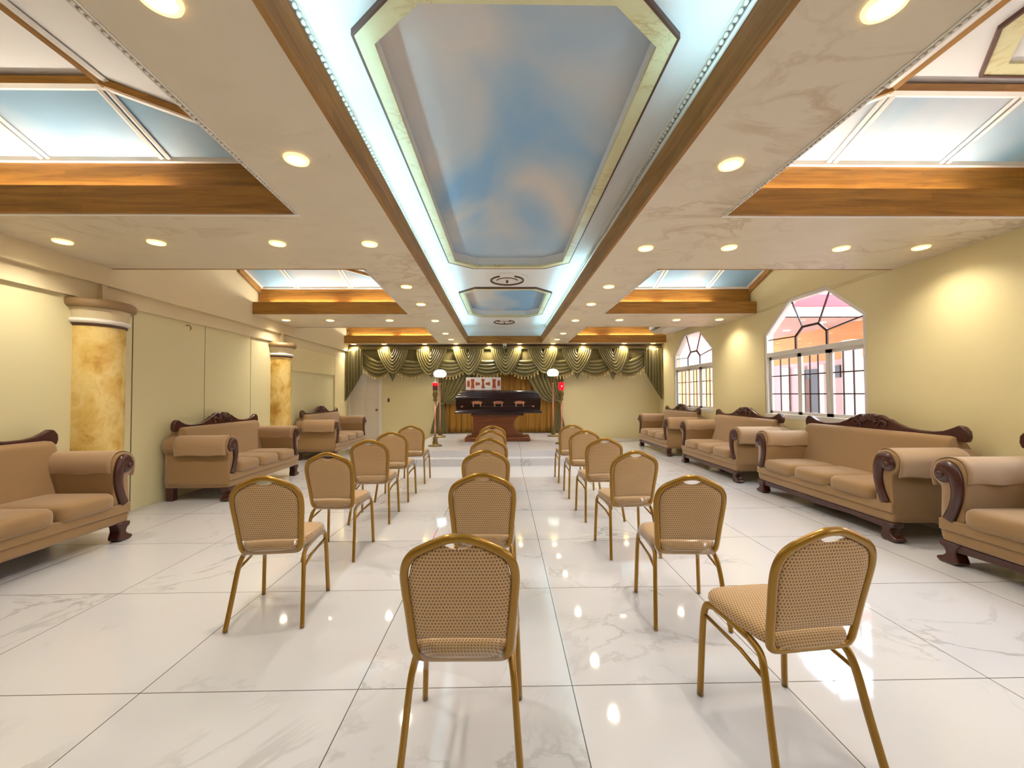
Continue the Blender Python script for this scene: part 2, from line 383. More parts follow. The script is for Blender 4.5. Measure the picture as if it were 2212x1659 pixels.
def window(n, y0, y1):
    x0, x1 = XW+.03, XW+.10
    bm = nb()
    def ring(pa, pb, xa, xb):
        k = len(pa)
        for i in range(k):
            j = (i+1) % k
            v = [bm.verts.new((x, *p)) for x in (xa, xb) for p in (pa[i], pa[j], pb[j], pb[i])]
            for f in ((0, 1, 2, 3), (4, 7, 6, 5), (0, 4, 5, 1), (3, 2, 6, 7)): bm.faces.new([v[q] for q in f])
    ring(winpoly(y0, y1, .0), winpoly(y0, y1, .055), x0-.02, x1)
    box(bm, x0-.03, x1, y0+.05, y1-.05, 1.985, 2.055)          # transom
    box(bm, x0-.035, x1, y0, y1, ZW0-.02, ZW0+.05)
    fr = struct(obj('window_%d' % n, bm, M['upvc'], bev=.004))
    a, b_ = y0+.055, y1-.055; W = b_-a
    # three sliding sashes
    ms = [a, a+W*.315, a+W*.62, b_]
    for i in range(3):
        s0, s1 = ms[i], ms[i+1]; bm = nb(); t = .05; xs = x0 + (.01 if i == 1 else .025)
        for q in ((s0, s0+t, 1.03, 1.985), (s1-t, s1, 1.03, 1.985), (s0, s1, 1.03, 1.03+t), (s0, s1, 1.985-t, 1.985)):
            box(bm, xs, xs+.03, *q)
        sash = obj('sash', bm, M['upvc'], fr)
        bm = nb(); ww = (s1-s0-2*t)/3
        for k in (1, 2): box(bm, xs+.006, xs+.022, s0+t+ww*k-.006, s0+t+ww*k+.006, 1.06, 1.95)
        for k in (1, 2): box(bm, xs+.005, xs+.023, s0+t, s1-t, 1.065+.295*k-.008, 1.065+.295*k+.008)
        obj('glazing_bars', bm, M['muntin'], sash)
        bm = nb(); box(bm, xs+.012, xs+.016, s0+t, s1-t, 1.065, 1.95); obj('pane', bm, M['glass'], sash)
    # fanlight bars
    cy = (y0+y1)/2; bm = nb(); xs = x0+.02
    arch = [(cy+.31, 2.05), (cy+.31, 2.26), (cy+.16, 2.385), (cy-.16, 2.385), (cy-.31, 2.26), (cy-.31, 2.05)]
    def bar(p, q, w_):
        d = Vector((q[0]-p[0], q[1]-p[1])); n_ = Vector((-d.y, d.x)).normalized()*w_
        vs = [bm.verts.new((x, p[0]*(1-s)+q[0]*s+n_.x*e, p[1]*(1-s)+q[1]*s+n_.y*e)) for x in (xs, xs+.02) for s, e in ((0, 1), (1, 1), (1, -1), (0, -1))]
        for f in ((0, 1, 2, 3), (4, 7, 6, 5), (0, 4, 5, 1), (3, 2, 6, 7), (0, 3, 7, 4), (1, 5, 6, 2)): bm.faces.new([vs[i] for i in f])
    for i in range(5): bar(arch[i], arch[i+1], .016)
    cc = .31*(y1-y0)
    for p, q in ((arch[1], (y1-.05, ZW1-.1)), (arch[2], (y1-cc, ZW2-.05)), (arch[3], (y0+cc, ZW2-.05)), (arch[4], (y0+.05, ZW1-.02))): bar(p, q, .008)
    obj('fanlight_bars', bm, M['muntin'], fr)
    bm = nb(); vs = [bm.verts.new((xs+.01, y, max(z, 2.05))) for y, z in winpoly(y0, y1, .05)]; bm.faces.new(vs)
    r = bmesh.ops.extrude_face_region(bm, geom=bm.faces[:]); bmesh.ops.translate(bm, verts=[g for g in r['geom'] if isinstance(g, bmesh.types.BMVert)], vec=(.004, 0, 0))
    obj('fanlight_pane', bm, M['glass'], fr)
for i, q in enumerate(WINS): window(i+1, *q)

# left wall: recessed panels, lintel, beam
struct(bx('wall_left', M['cream2'], -XW-.2, -XW, YN-.2, YB+.15, 0, ZT))
struct(bx('trim_1', M['beam'], -XW-.01, -4.455, YN, YB, 2.42, 2.60))            # lintel
struct(bx('trim_2', M['beam'], -XW-.01, -4.39, YN, YB, 2.60, ZT))              # projecting beam
bm = nb()
for y in (6.22, 7.33): box(bm, -XW, -XW+.003, y, y+.006, 0, 2.42)
box(bm, -XW, -XW+.004, 5.02, 5.032, 0, 2.42)
struct(obj('trim_3', bm, M['grout']))                                          # panel joints
struct(bx('trim_4', M['cream'], -XW-.01, -XW+.035, 8.45, 10.85, 1.90, 2.42))     # lower lintel over the far recess
struct(bx('trim_5', M['cream'], -XW-.01, -XW+.04, 10.85, YB, 0, 2.42))
struct(bx('trim_6', M['beam'], -XW, -4.41, 4.55, 4.61, 2.4, 2.6))
struct(bx('trim_7', M['beam'], -XW, -4.41, 8.17, 8.23, 2.4, 2.6))
struct(bx('baseboard_back', M['mold'], 1.97, XW, YB-.02, YB, 0, .08))

# columns
def column(label, cy):
    t = thing('column', label, 'column', (-4.5, cy, 0))
    ang = (-PI/2, PI/2)
    bm = nb(); lathe(bm, [(.245, 0), (.245, 2.12)], 0, 0, 32, *ang); obj('shaft', bm, M['column'], t, smooth=True)
    bm = nb(); lathe(bm, [(.25, 2.12), (.262, 2.135), (.262, 2.145)], 0, 0, 32, *ang); obj('ring', bm, M['brown'], t, smooth=True)
    bm = nb(); lathe(bm, [(.25, 2.145), (.285, 2.16), (.285, 2.19), (.26, 2.2)], 0, 0, 32, *ang); obj('collar', bm, M['mold'], t, smooth=True)
    bm = nb(); lathe(bm, [(.262, 2.2), (.268, 2.25), (.28, 2.31)], 0, 0, 32, *ang); obj('neck', bm, M['beam'], t, smooth=True)
    m_ = M.get('capital') or M.setdefault('capital', mat('taupe_capital', (146, 120, 84), .5))
    bm = nb(); lathe(bm, [(.0, 2.31), (.31, 2.31), (.33, 2.33), (.335, 2.36), (.33, 2.39), (.31, 2.405), (0, 2.41)], 0, 0, 32, *ang); obj('capital', bm, m_, t, smooth=True)
column('amber marble half column on the left wall behind the nearer sofa', 4.58)
column('amber marble half column farther back on the left wall, between two sofas', 8.2)

# ------------------------------------------------------------------ ceiling
def xl(y): return -.86-.0130*y          # edges of the long centre coffer
def xr(y): return 1.062-.0045*y
CY0, CY1 = -3.0, 11.35
BAYS = [(.65, 3.19, -1.54, -1.645, 1.79), (4.65, 7.19, -1.60, -1.70, 1.78), (8.67, 11.27, -1.68, -1.82, 1.74), (-3.4, -.85, -1.5, -1.52, 1.8)]
bm = nb(); hol = [[(xl(CY0), CY0), (xr(CY0), CY0), (xr(CY1), CY1), (xl(CY1), CY1)]]
for y0, y1, ea, eb, er in BAYS:
    hol.append([(-4.41, y0), (ea, y0), (eb, y1), (-4.41, y1)]); hol.append([(er, y0), (4.49, y0), (4.49, y1), (er, y1)])
holed(bm, [(-4.5, YN), (4.5, YN), (4.5, YB), (-4.5, YB)], hol, ZS)
holed(bm, [(-4.5, YN), (4.5, YN), (4.5, YB), (-4.5, YB)], hol, ZS+.03)
struct(obj('ceiling', bm, M['soffit']))

def quadbox(bm, p, z0, z1):  # p four (x,y)
    prism(bm, p, z0, z1, 'z')
T = .025
bm = nb(); quadbox(bm, [(xl(CY0), CY0), (xl(CY1), CY1), (xl(CY1)-T, CY1), (xl(CY0)-T, CY0)], ZS-.002, 3.0); struct(obj('trim_8', bm, M['wood_y']))
bm = nb(); quadbox(bm, [(xr(CY0), CY0), (xr(CY1), CY1), (xr(CY1)+T, CY1), (xr(CY0)+T, CY0)], ZS-.002, 3.0); struct(obj('trim_9', bm, M['wood_y']))
struct(bx('trim_10', M['wood_x'], xl(CY1)-T, xr(CY1)+T, CY1, CY1+T, ZS-.002, 3.0))
struct(bx('trim_11', M['wood_x'], xl(CY0)-T, xr(CY0)+T, CY0-T, CY0, ZS-.002, 3.0))
# recess walls and upper ceiling
SB, ZU = .15, 3.30
rec = [(xl(CY0)-SB, CY0-SB), (xr(CY0)+SB, CY0-SB), (xr(CY1)+SB, CY1+SB), (xl(CY1)-SB, CY1+SB)]
bm = nb(); walls_loop(bm, rec, ZS+.03, ZU); struct(obj('trim_12', bm, M['white']))
def octo(x0, x1, y0, y1, cx_, cy_, g=0.0):
    x0 += g; x1 -= g; y0 += g; y1 -= g; k = g*.58
    return [(x0+cx_-g+k*1.0, y0), (x1-cx_+g-k, y0), (x1, y0+cy_-g+k), (x1, y1-cy_+g-k), (x1-cx_+g-k, y1), (x0+cx_-g+k, y1), (x0, y1-cy_+g-k), (x0, y0+cy_-g+k)]
OCT = [(-.80, .945, 1.84, 6.14, .33, .28), (-.85, .90, 7.30, 9.98, .32, .33), (-.80, .95, -2.6, .55, .33, .3)]
bm = nb(); holed(bm, rec, [octo(*q, g=.09) for q in OCT], ZU); struct(obj('trim_13', bm, M['white']))
for i, q in enumerate(OCT):
    inn, out = octo(*q, g=.085), octo(*q)
    bm = nb(); walls_loop(bm, octo(*q, g=.09), ZU, ZU+.11); struct(obj('trim_%d' % (20+i), bm, M['white']))
    def ringprism(bm, A, B, z0, z1):
        for a_, b_ in ((0, 1),):
            k = len(A)
            for j in range(k):
                l = (j+1) % k
                quadbox(bm, [A[j], A[l], B[l], B[j]], z0, z1)
    bm = nb(); ringprism(bm, octo(*q, g=.012), octo(*q, g=.105), ZU-.03, ZU+.0); struct(obj('trim_%d' % (30+i), bm, M['band']))
    bm = nb(); ringprism(bm, octo(*q, g=.0), octo(*q, g=.013), ZU-.033, ZU); struct(obj('trim_%d' % (40+i), bm, M['brown']))
    bm = nb(); lp = octo(*q, g=.02); vs = [bm.verts.new((x, y, ZU+.11)) for x, y in lp]; bm.faces.new(vs)
    o = obj('sky_mural', bm, M['skyA'])
    tag(o, ['painted sky in the long octagonal ceiling recess nearest the camera', 'painted sky in the shorter octagonal ceiling recess near the stage', 'painted sky recess overhead behind the camera'][i], 'ceiling painting')
# beaded moulding under the upper ceiling
def beads(bm, p, q, step, r, seg=6):
    p, q = Vector(p), Vector(q); n_ = int((q-p).length/step)
    for i in range(n_):
        c = p.lerp(q, (i+.5)/n_)
        mtx = Matrix.Translation(c) @ Matrix.Diagonal((1, 1.35, 1, 1))
        bmesh.ops.create_uvsphere(bm, u_segments=seg, v_segments=5, radius=r, matrix=mtx)
for k, (fx, s) in enumerate(((xl, -1), (xr, 1))):
    bm = nb(); a_, b_ = (fx(1)+s*(SB-.02), 1, ZU-.025), (fx(CY1)+s*(SB-.02), CY1+SB, ZU-.025)
    beads(bm, a_, b_, .045, .013)
    sweep(bm, [Vector(a_)+Vector((0, 0, .03)), Vector(b_)+Vector((0, 0, .03))], .02, seg=6)
    sweep(bm, [Vector(a_)+Vector((s*.02, 0, -.02)), Vector(b_)+Vector((s*.02, 0, -.02))], .012, seg=6)
    struct(obj('trim_%d' % (50+k), bm, M['mold'], smooth=True))
bm = nb(); box(bm, xl(CY1)-SB, xr(CY1)+SB, CY1+SB-.03, CY1+SB, ZU-.06, ZU); struct(obj('trim_52', bm, M['mold']))
# medallions
for i, (mx_, my_) in enumerate(((.05, 6.78), (.0, 10.72))):
    t = thing('ceiling_medallion', ['round carved ceiling medallion between the two sky recesses', 'round carved ceiling medallion nearest the stage'][i], 'ceiling medallion', (mx_, my_, ZU))
    def disc(name, prof, m_):
        bm = nb(); lathe(bm, prof, 0, 0, 40); return obj(name, bm, m_, t, smooth=True)
    disc('plate', [(.0, -.03), (.20, -.03), (.24, -.02), (.30, -.02), (.345, -.012), (.35, 0)], M['mold'])
    for nm, r0, r1, a0, a1 in (('carved_ring', .27, .015, -.35*PI, 1.35*PI), ('inner_arc', .17, .012, 1.05*PI, 1.95*PI)):
        pts = [Vector((r0*math.cos(a0+(a1-a0)*j/30), r0*math.sin(a0+(a1-a0)*j/30), -.03)) for j in range(31)]
        bm = nb(); sweep(bm, pts, r1, seg=8, ref=Vector((0, 0, 1))); obj(nm, bm, M['brown'], t, smooth=True)
    bm = nb(); bmesh.ops.create_uvsphere(bm, u_segments=12, v_segments=8, radius=.03, matrix=Matrix.Translation((0, 0, -.05)) @ Matrix.Diagonal((.7, 1.6, .8, 1)))
    obj('finial', bm, M['brown'], t, smooth=True)

# side bays
ZB, ZP = 3.28, 3.50
def tube(name, lab, p, q, m_, grp):
    bm = nb(); sweep(bm, [Vector(p), Vector(q)], .014, seg=8)
    tag(obj(name, bm, m_, smooth=True), lab, 'light tube', grp)
nt_ = 60
def sidebay(i, s, y0, y1, ea, eb):
    """s=-1 left, +1 right; ea, eb edge x at y0 / y1"""
    global nt_
    def st(bm, m_, sm=False):
        global nt_
        nt_ += 1; return struct(obj('trim_%d' % nt_, bm, m_, smooth=sm))
    xw = 4.39 if s < 0 else 4.5
    A, B = abs(ea), abs(eb)
    P = lambda x, y, z: (s*x, y, z)
    def sbox(bm, xa, xb, ya, yb, za, zb): box(bm, *sorted((s*xa, s*xb)), ya, yb, za, zb)
    bm = nb(); sbox(bm, B-.02, xw, y1, y1+T, ZS-.002, 3.01); st(bm, M['wood_x'])
    bm = nb(); sbox(bm, A-.02, xw, y0-T, y0, ZS-.002, 3.01); st(bm, M['wood_x'])
    # wood upstand behind the trough
    yb, ya = y1+.16, y0-.16
    bm = nb(); sbox(bm, A-.22, xw-.02, yb, yb+.02, 3.02, ZB); st(bm, M['wood_x'])
    bm = nb(); sbox(bm, A-.22, xw-.02, ya-.02, ya, 3.02, ZB); st(bm, M['wood_x'])
    # back of trough (white), seals the space
    bm = nb(); lp = [(s*(B-.24), ya-.03), (s*xw, ya-.03), (s*xw, yb+.03), (s*(B-.24), yb+.03)]
    for k_ in (0, 2, 3):
        (ax_, ay_), (bx_, by_) = lp[k_], lp[(k_+1) % 4]
        bm.faces.new([bm.verts.new(q_) for q_ in ((ax_, ay_, ZS+.03), (bx_, by_, ZS+.03), (bx_, by_, ZT-.02), (ax_, ay_, ZT-.02))])
    st(bm, M['white'])
    # moulding along the foot of the far panel
    xi = xw-.05
    bm = nb(); sbox(bm, B-.2, xi, yb-.03, yb+.01, ZB-.005, ZB+.045); st(bm, M['mold'])
    # vault panels
    hx, hy = 2.70, y1-.43; lx, ly = 1.72, yb
    ny = y0+.43
    v = {}
    bm = nb()
    a = [bm.verts.new(P(*q)) for q in ((lx-.15, ly, ZB+.02), (xi, ly, ZB+.02), (xi, hy, ZP), (hx, hy, ZP))]; bm.faces.new(a)
    b3 = nb(); b_ = [b3.verts.new(P(*q)) for q in ((lx-.15, ya, ZB+.02), (xi, ya, ZB+.02), (xi, ny, ZP), (hx, ny, ZP))]; b3.faces.new(b_)
    sn = ['nearest', 'middle', 'farthest', 'overhead rear'][i]; sd = 'left' if s < 0 else 'right'
    tag(obj('sky_mural', b3, M['skyB']), 'painted sky on the camera-side slope of the %s %s ceiling bay' % (sn, sd), 'ceiling painting')
    b2 = nb(); c = [b2.verts.new(P(*q)) for q in ((lx-.15, ly, ZB+.02), (hx, hy, ZP), (hx, ny, ZP), (lx-.15, ya, ZB+.02))]; b2.faces.new(c); st(b2, M['white'])
    o = obj('sky_mural', bm, M['skyB'])
    names = ['nearest', 'middle', 'farthest', 'overhead rear']
    tag(o, 'painted sky with white bars, far slope of the %s %s ceiling bay' % (names[i], 'left' if s < 0 else 'right'), 'ceiling painting')
    # white bars and borders on far panel
    def strip(p, q, wd, m_, dz=-.012, th=.02):
        p, q = Vector(P(*p)), Vector(P(*q)); p.z += dz; q.z += dz
        bm = nb(); sweep(bm, [p, q], wd, th*.5, seg=4, ref=Vector((1, 0, 0)) if abs((q-p).y) > abs((q-p).x)*.4 else Vector((0, 1, 0))); return st(bm, m_)
    e = .02
    for bxp in (2.74, 3.70):
        for d_ in (-.028, .028): strip((bxp+d_, ly-.02, ZB+.025), (bxp+d_, hy+.02, ZP-.005), .02, M['mold'])
    strip((hx, hy+.03, ZP-.008), (xi, hy+.03, ZP-.008), .032, M['mold'])
    strip((lx-.1, ly-.03, ZB+.02), (hx, hy+.03, ZP-.01), .03, M['mold'])
    strip((xi-.03, ly, ZB+.02), (xi-.03, hy, ZP), .03, M['mold'])
    strip((hx-.04, hy, ZP-.01), (hx-.04, ny, ZP-.01), .03, M['mold'])
    # wood frame round the top, along the hip and the wall side
    strip((hx-.01, hy-.03, ZP), (xi, hy-.03, ZP), .035, M['wood_x'], -.015, .05)
    strip((hx, hy, ZP), (hx, ny, ZP), .035, M['wood_y'], -.02, .05)
    strip((lx-.1, ly-.1, ZB+.03), (hx, hy-.03, ZP), .035, M['wood_x'], -.02, .05)
    bm = nb(); prism(bm, [(ly, ZB-.08), (ly, ZB+.03), (hy, ZP+.02), (hy, ZP-.09)], *sorted((s*xi, s*(xi+.03))), 'x'); st(bm, M['wood_y'])
    bm = nb(); prism(bm, [(ya, ZB-.08), (ya, ZB+.03), (ny, ZP+.02), (ny, ZP-.09)], *sorted((s*xi, s*(xi+.03))), 'x'); st(bm, M['wood_y'])
    # flat white top with marbled octagon frame
    bm = nb(); sbox(bm, hx-.03, xi+.03, ny, hy, ZP+.01, ZP+.03); st(bm, M['white'])
    if s > 0:
        bm = nb(); q = (2.9, 4.15, ny+.1, hy-.13, .3, .35); A8 = octo(*q); B8 = octo(*q, g=.1)
        for j in range(8):
            l = (j+1) % 8; quadbox(bm, [(s*x, y) for x, y in (A8[j], A8[l], B8[l], B8[j])], ZP-.01, ZP+.012)
        st(bm, M['band'])
        bm = nb(); A8 = octo(*q, g=-.012)
        B8 = octo(*q, g=.006)
        for j in range(8):
            l = (j+1) % 8; quadbox(bm, [(s*x, y) for x, y in (A8[j], A8[l], B8[l], B8[j])], ZP-.016, ZP+.012)
        st(bm, M['brown'])
    # beaded strip on the soffit at the inner edge of the opening
    if i < 3:
        bm = nb(); p0, p1 = P(A-.022, y0, ZS-.006), P(B-.022, y1+.03, ZS-.006)
        beads(bm, p0, p1, .032, .0085, 6)
        for d_ in (-.014, .013): sweep(bm, [Vector(p0)+Vector((s*d_, 0, .003)), Vector(p1)+Vector((s*d_, 0, .003))], .005, seg=6)
        st(bm, M['mold'], True)
        bm = nb(); sbox(bm, B-.04, xw, y1+T, y1+T+.03, ZS-.008, ZS); st(bm, M['mold'])
for i, (y0, y1, ea, eb, er) in enumerate(BAYS):
    sidebay(i, -1, y0, y1, ea, eb); sidebay(i, 1, y0, y1, er, er)

# light tubes in the troughs
seg = [(-2.5, -.2), (0, 2.7), (2.8, 5.5), (5.6, 8.3), (8.4, 11.2)]
nm = ['rearmost', 'second', 'third', 'fourth', 'farthest']
for k, (a, b_) in enumerate(seg):
    tube('cove_tube', 'cool white light tube, %s in the left trough of the centre coffer' % nm[k], (xl(a)-.09, a, 2.93), (xl(b_)-.09, b_, 2.93), M['tube_cool'], 'cove light tubes')
for k, (a, b_) in enumerate([(-2.5, -.2), (0, 2.3), (5.6, 8.3), (8.4, 11.2)]):
    tube('cove_tube', 'cool white light tube, %s in the right trough of the centre coffer' % nm[k], (xr(a)+.09, a, 2.93), (xr(b_)+.09, b_, 2.93), M['tube_cool'], 'cove light tubes')
for s, y, spans, w_ in ((-1, 3.19, ((2.75, 4.3),), 'nearest left'), (1, 3.19, ((1.95, 2.8), (2.9, 3.9)), 'nearest right'), (-1, 7.19, ((1.7, 2.75), (3.0, 4.15)), 'middle left'),
                        (1, 7.19, ((1.9, 2.7), (2.85, 3.75)), 'middle right'), (-1, 11.27, ((1.8, 2.9), (3.1, 4.2)), 'farthest left'), (1, 11.27, ((1.8, 2.6), (2.95, 4.2)), 'farthest right')):
    for j, (a, b_) in enumerate(spans):
        tube('cove_tube', 'white light tube, %s in the far trough of the %s ceiling bay' % (('inner', 'outer')[j], w_), (s*a, y+.142, 2.995), (s*b_, y+.142, 2.995), M['tube_warm'], 'cove light tubes')
for s in (-1, 1):
    for j in range(3):
        y0, y1 = BAYS[j][:2]
        tube('cove_tube', 'white light tube in the near trough of the %s ceiling bay on the %s' % (('nearest', 'middle', 'farthest')[j], 'left' if s < 0 else 'right'), (s*2.2, y0-.085, 2.9), (s*3.9, y0-.085, 2.9), M['tube_warm'], 'cove light tubes')

# ------------------------------------------------------------------ downlights
sp = bpy.data.lights.new('downlight_beam', 'SPOT'); sp.energy = DOWN_W; sp.color = WARM; sp.spot_size = math.radians(140); sp.spot_blend = .9; sp.shadow_soft_size = .045
def downlight_proto():
    t = thing('downlight', '', 'downlight')
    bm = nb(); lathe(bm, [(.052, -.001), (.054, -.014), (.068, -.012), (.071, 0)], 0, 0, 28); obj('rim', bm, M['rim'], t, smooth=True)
    bm = nb(); lathe(bm, [(0, -.010), (.03, -.010), (.053, -.006)], 0, 0, 28); obj('lens', bm, M['lamp'], t, smooth=True)
    lo = bpy.data.objects.new('beam', sp); C.objects.link(lo); lo.parent = t; lo.location = (0, 0, -.03)
    return t
DL = None
def downlight(x, y, label, group):
    global DL
    if DL is None: DL = downlight_proto(); o = DL
    else: o = copytree(DL)
    o.location = (x, y, ZS); o['label'] = label; o['group'] = group
ords = ['first', 'second', 'third', 'fourth', 'fifth', 'sixth', 'seventh', 'eighth']
for k, (x, y) in enumerate([(-1.228, 1.453), (-1.249, 2.457), (-1.265, 3.85), (-1.286, 5.382), (-1.31, 6.44), (-1.33, 7.88), (-1.37, 9.52), (-1.377, 10.57)]):
    downlight(x, y, 'round lit downlight, %s from the camera in the line left of the centre coffer' % ords[k], 'downlights left of the centre coffer')
for k, (x, y) in enumerate([(1.405, 1.446), (1.413, 2.487), (1.388, 3.954), (1.39, 5.384), (1.38, 6.44), (1.376, 7.87), (1.38, 9.55), (1.37, 10.6)]):
    downlight(x, y, 'round lit downlight, %s from the camera in the line right of the centre coffer' % ords[k], 'downlights right of the centre coffer')
for nm2, lst, gr in (('nearer left ceiling beam', [(-4.05, 3.80), (-3.22, 3.82), (-2.12, 3.84)], 1), ('nearer right ceiling beam', [(2.2, 3.93), (3.33, 3.95), (4.1, 3.92)], 1),
                 ('farther left ceiling beam', [(-4.12, 7.78), (-3.31, 7.82), (-2.19, 7.83)], 1), ('farther right ceiling beam', [(2.22, 7.83), (3.33, 7.83), (4.15, 7.8)], 1)):
    for k, (x, y) in enumerate(lst):
        downlight(x, y, 'round lit downlight, %s from the left on the %s' % (ords[k], nm2), 'downlights across the ceiling beams')
for k, x in enumerate([-4.2, -3.36, -2.23, -1.36, -.43, .43, 1.37, 2.23, 3.38, 4.2]):
    downlight(x, 11.46, 'round lit downlight, %s from the left above the olive curtain' % (ords+['ninth', 'tenth'])[k], 'downlights above the stage curtain')
for x, y in ((-1.2, -.5), (1.4, -.5), (-1.2, -2.5), (1.4, -2.5), (-3.3, -.1), (3.3, -.1)):
    downlight(x, y, 'unseen round lit downlight added in the ceiling behind the camera', 'unseen downlights added behind the camera')  # extra unseen lamps, here for the light they give the hall

# ------------------------------------------------------------------ outside (seen through the windows)
XO = 8.2
struct(bx('trim_200', M['out_floor'], XW+.16, 16, -8, 26, -.2, -.1))
bn = thing('neighbour_building', 'pink clapboard building with peach band and red eave beyond the right windows', 'building', (XO, 9, -.1))
def ob(name, m_, x0, x1, y0, y1, z0, z1, par=bn): bm = nb(); box(bm, x0-XO, x1-XO, y0-9, y1-9, z0+.1, z1+.1); return obj(name, bm, m_, par)
ob('wall', M['out_pink'], XO, XO+.3, -6, 14, -.1, 2.2)
ob('peach_band', M['out_peach'], XO-.01, XO+.3, -6, 14, 2.2, 3.03)
ob('peach_wall', M['out_peach'], XO, XO+.3, 14, 26, -.1, 2.4)
ob('white_sky_slab', M['out_white'], XO, XO+.3, 14, 26, 2.4, 3.03)  # white slab standing in for the bright open sky above the wall
ob('canopy_ceiling', M['out_ceil'], XW+.2, XO+.3, 8.75, 26, 3.03, 3.08)
ob('canopy_beam', M['out_white'], XW+.2, XO+.3, 8.7, 8.85, 3.03, 3.24)
ob('eave', M['out_red'], XW+.2, XO+.3, 8.66, 8.9, 3.24, 3.5)
ob('parapet', M['out_white'], XW+.2, XO+.3, 8.72, 8.9, 3.5, 3.9)
d = ob('doorway', M['out_dark'], XO-.03, XO, 10.46, 11.0, -.1, 2.0)
ob('door_frame', M['out_white'], XO-.06, XO, 10.30, 10.46, -.1, 2.1); ob('door_frame', M['out_white'], XO-.06, XO, 11.0, 11.12, -.1, 2.1)
ob('orange_curtain', M['out_brown'], XO-.045, XO-.03, 10.82, 10.96, .0, 1.75)
ob('small_window', M['out_dark'], XO-.03, XO, 9.83, 9.98, 1.75, 2.05)
sh = ob('shutter', M['out_white'], XO-.06, XO, 11.6, 11.95, .5, 2.1)
for k in range(24): ob('slat', M['boxpink'], XO-.075, XO-.055, 11.64, 11.91, .55+k*.06, .57+k*.06)
ob('pilaster', M['out_white'], XO-.25, XO, 9.2, 9.5, -.1, 2.6); ob('pilaster', M['out_white'], XO-.2, XO, 12.5, 12.9, -.1, 3.03)
for k in range(16): ob('batten', M['out_white'], XO-.03, XO, 14.3+k*.55, 14.37+k*.55, -.1, 2.4)
for yy in (9.4, 10.6, 11.8, 14.0): ob('glass_reflection', M['lamp'], 7.4, 7.52, yy, yy+.12, 3.02, 3.03)  # glowing squares standing in for downlights mirrored in the window glass


# ------------------------------------------------------------------ stage
st_ = bx('stage_platform', M['floor'], -1.95, 1.95, 8.15, YB-.002, 0, .27); tag(st_, 'low white tiled stage platform under the casket at the end of the hall', 'stage')
tag(bx('stage_step', M['floor'], -1.95, 1.95, 7.9, 8.15, 0, .14), 'white tiled step in front of the stage platform', 'step')

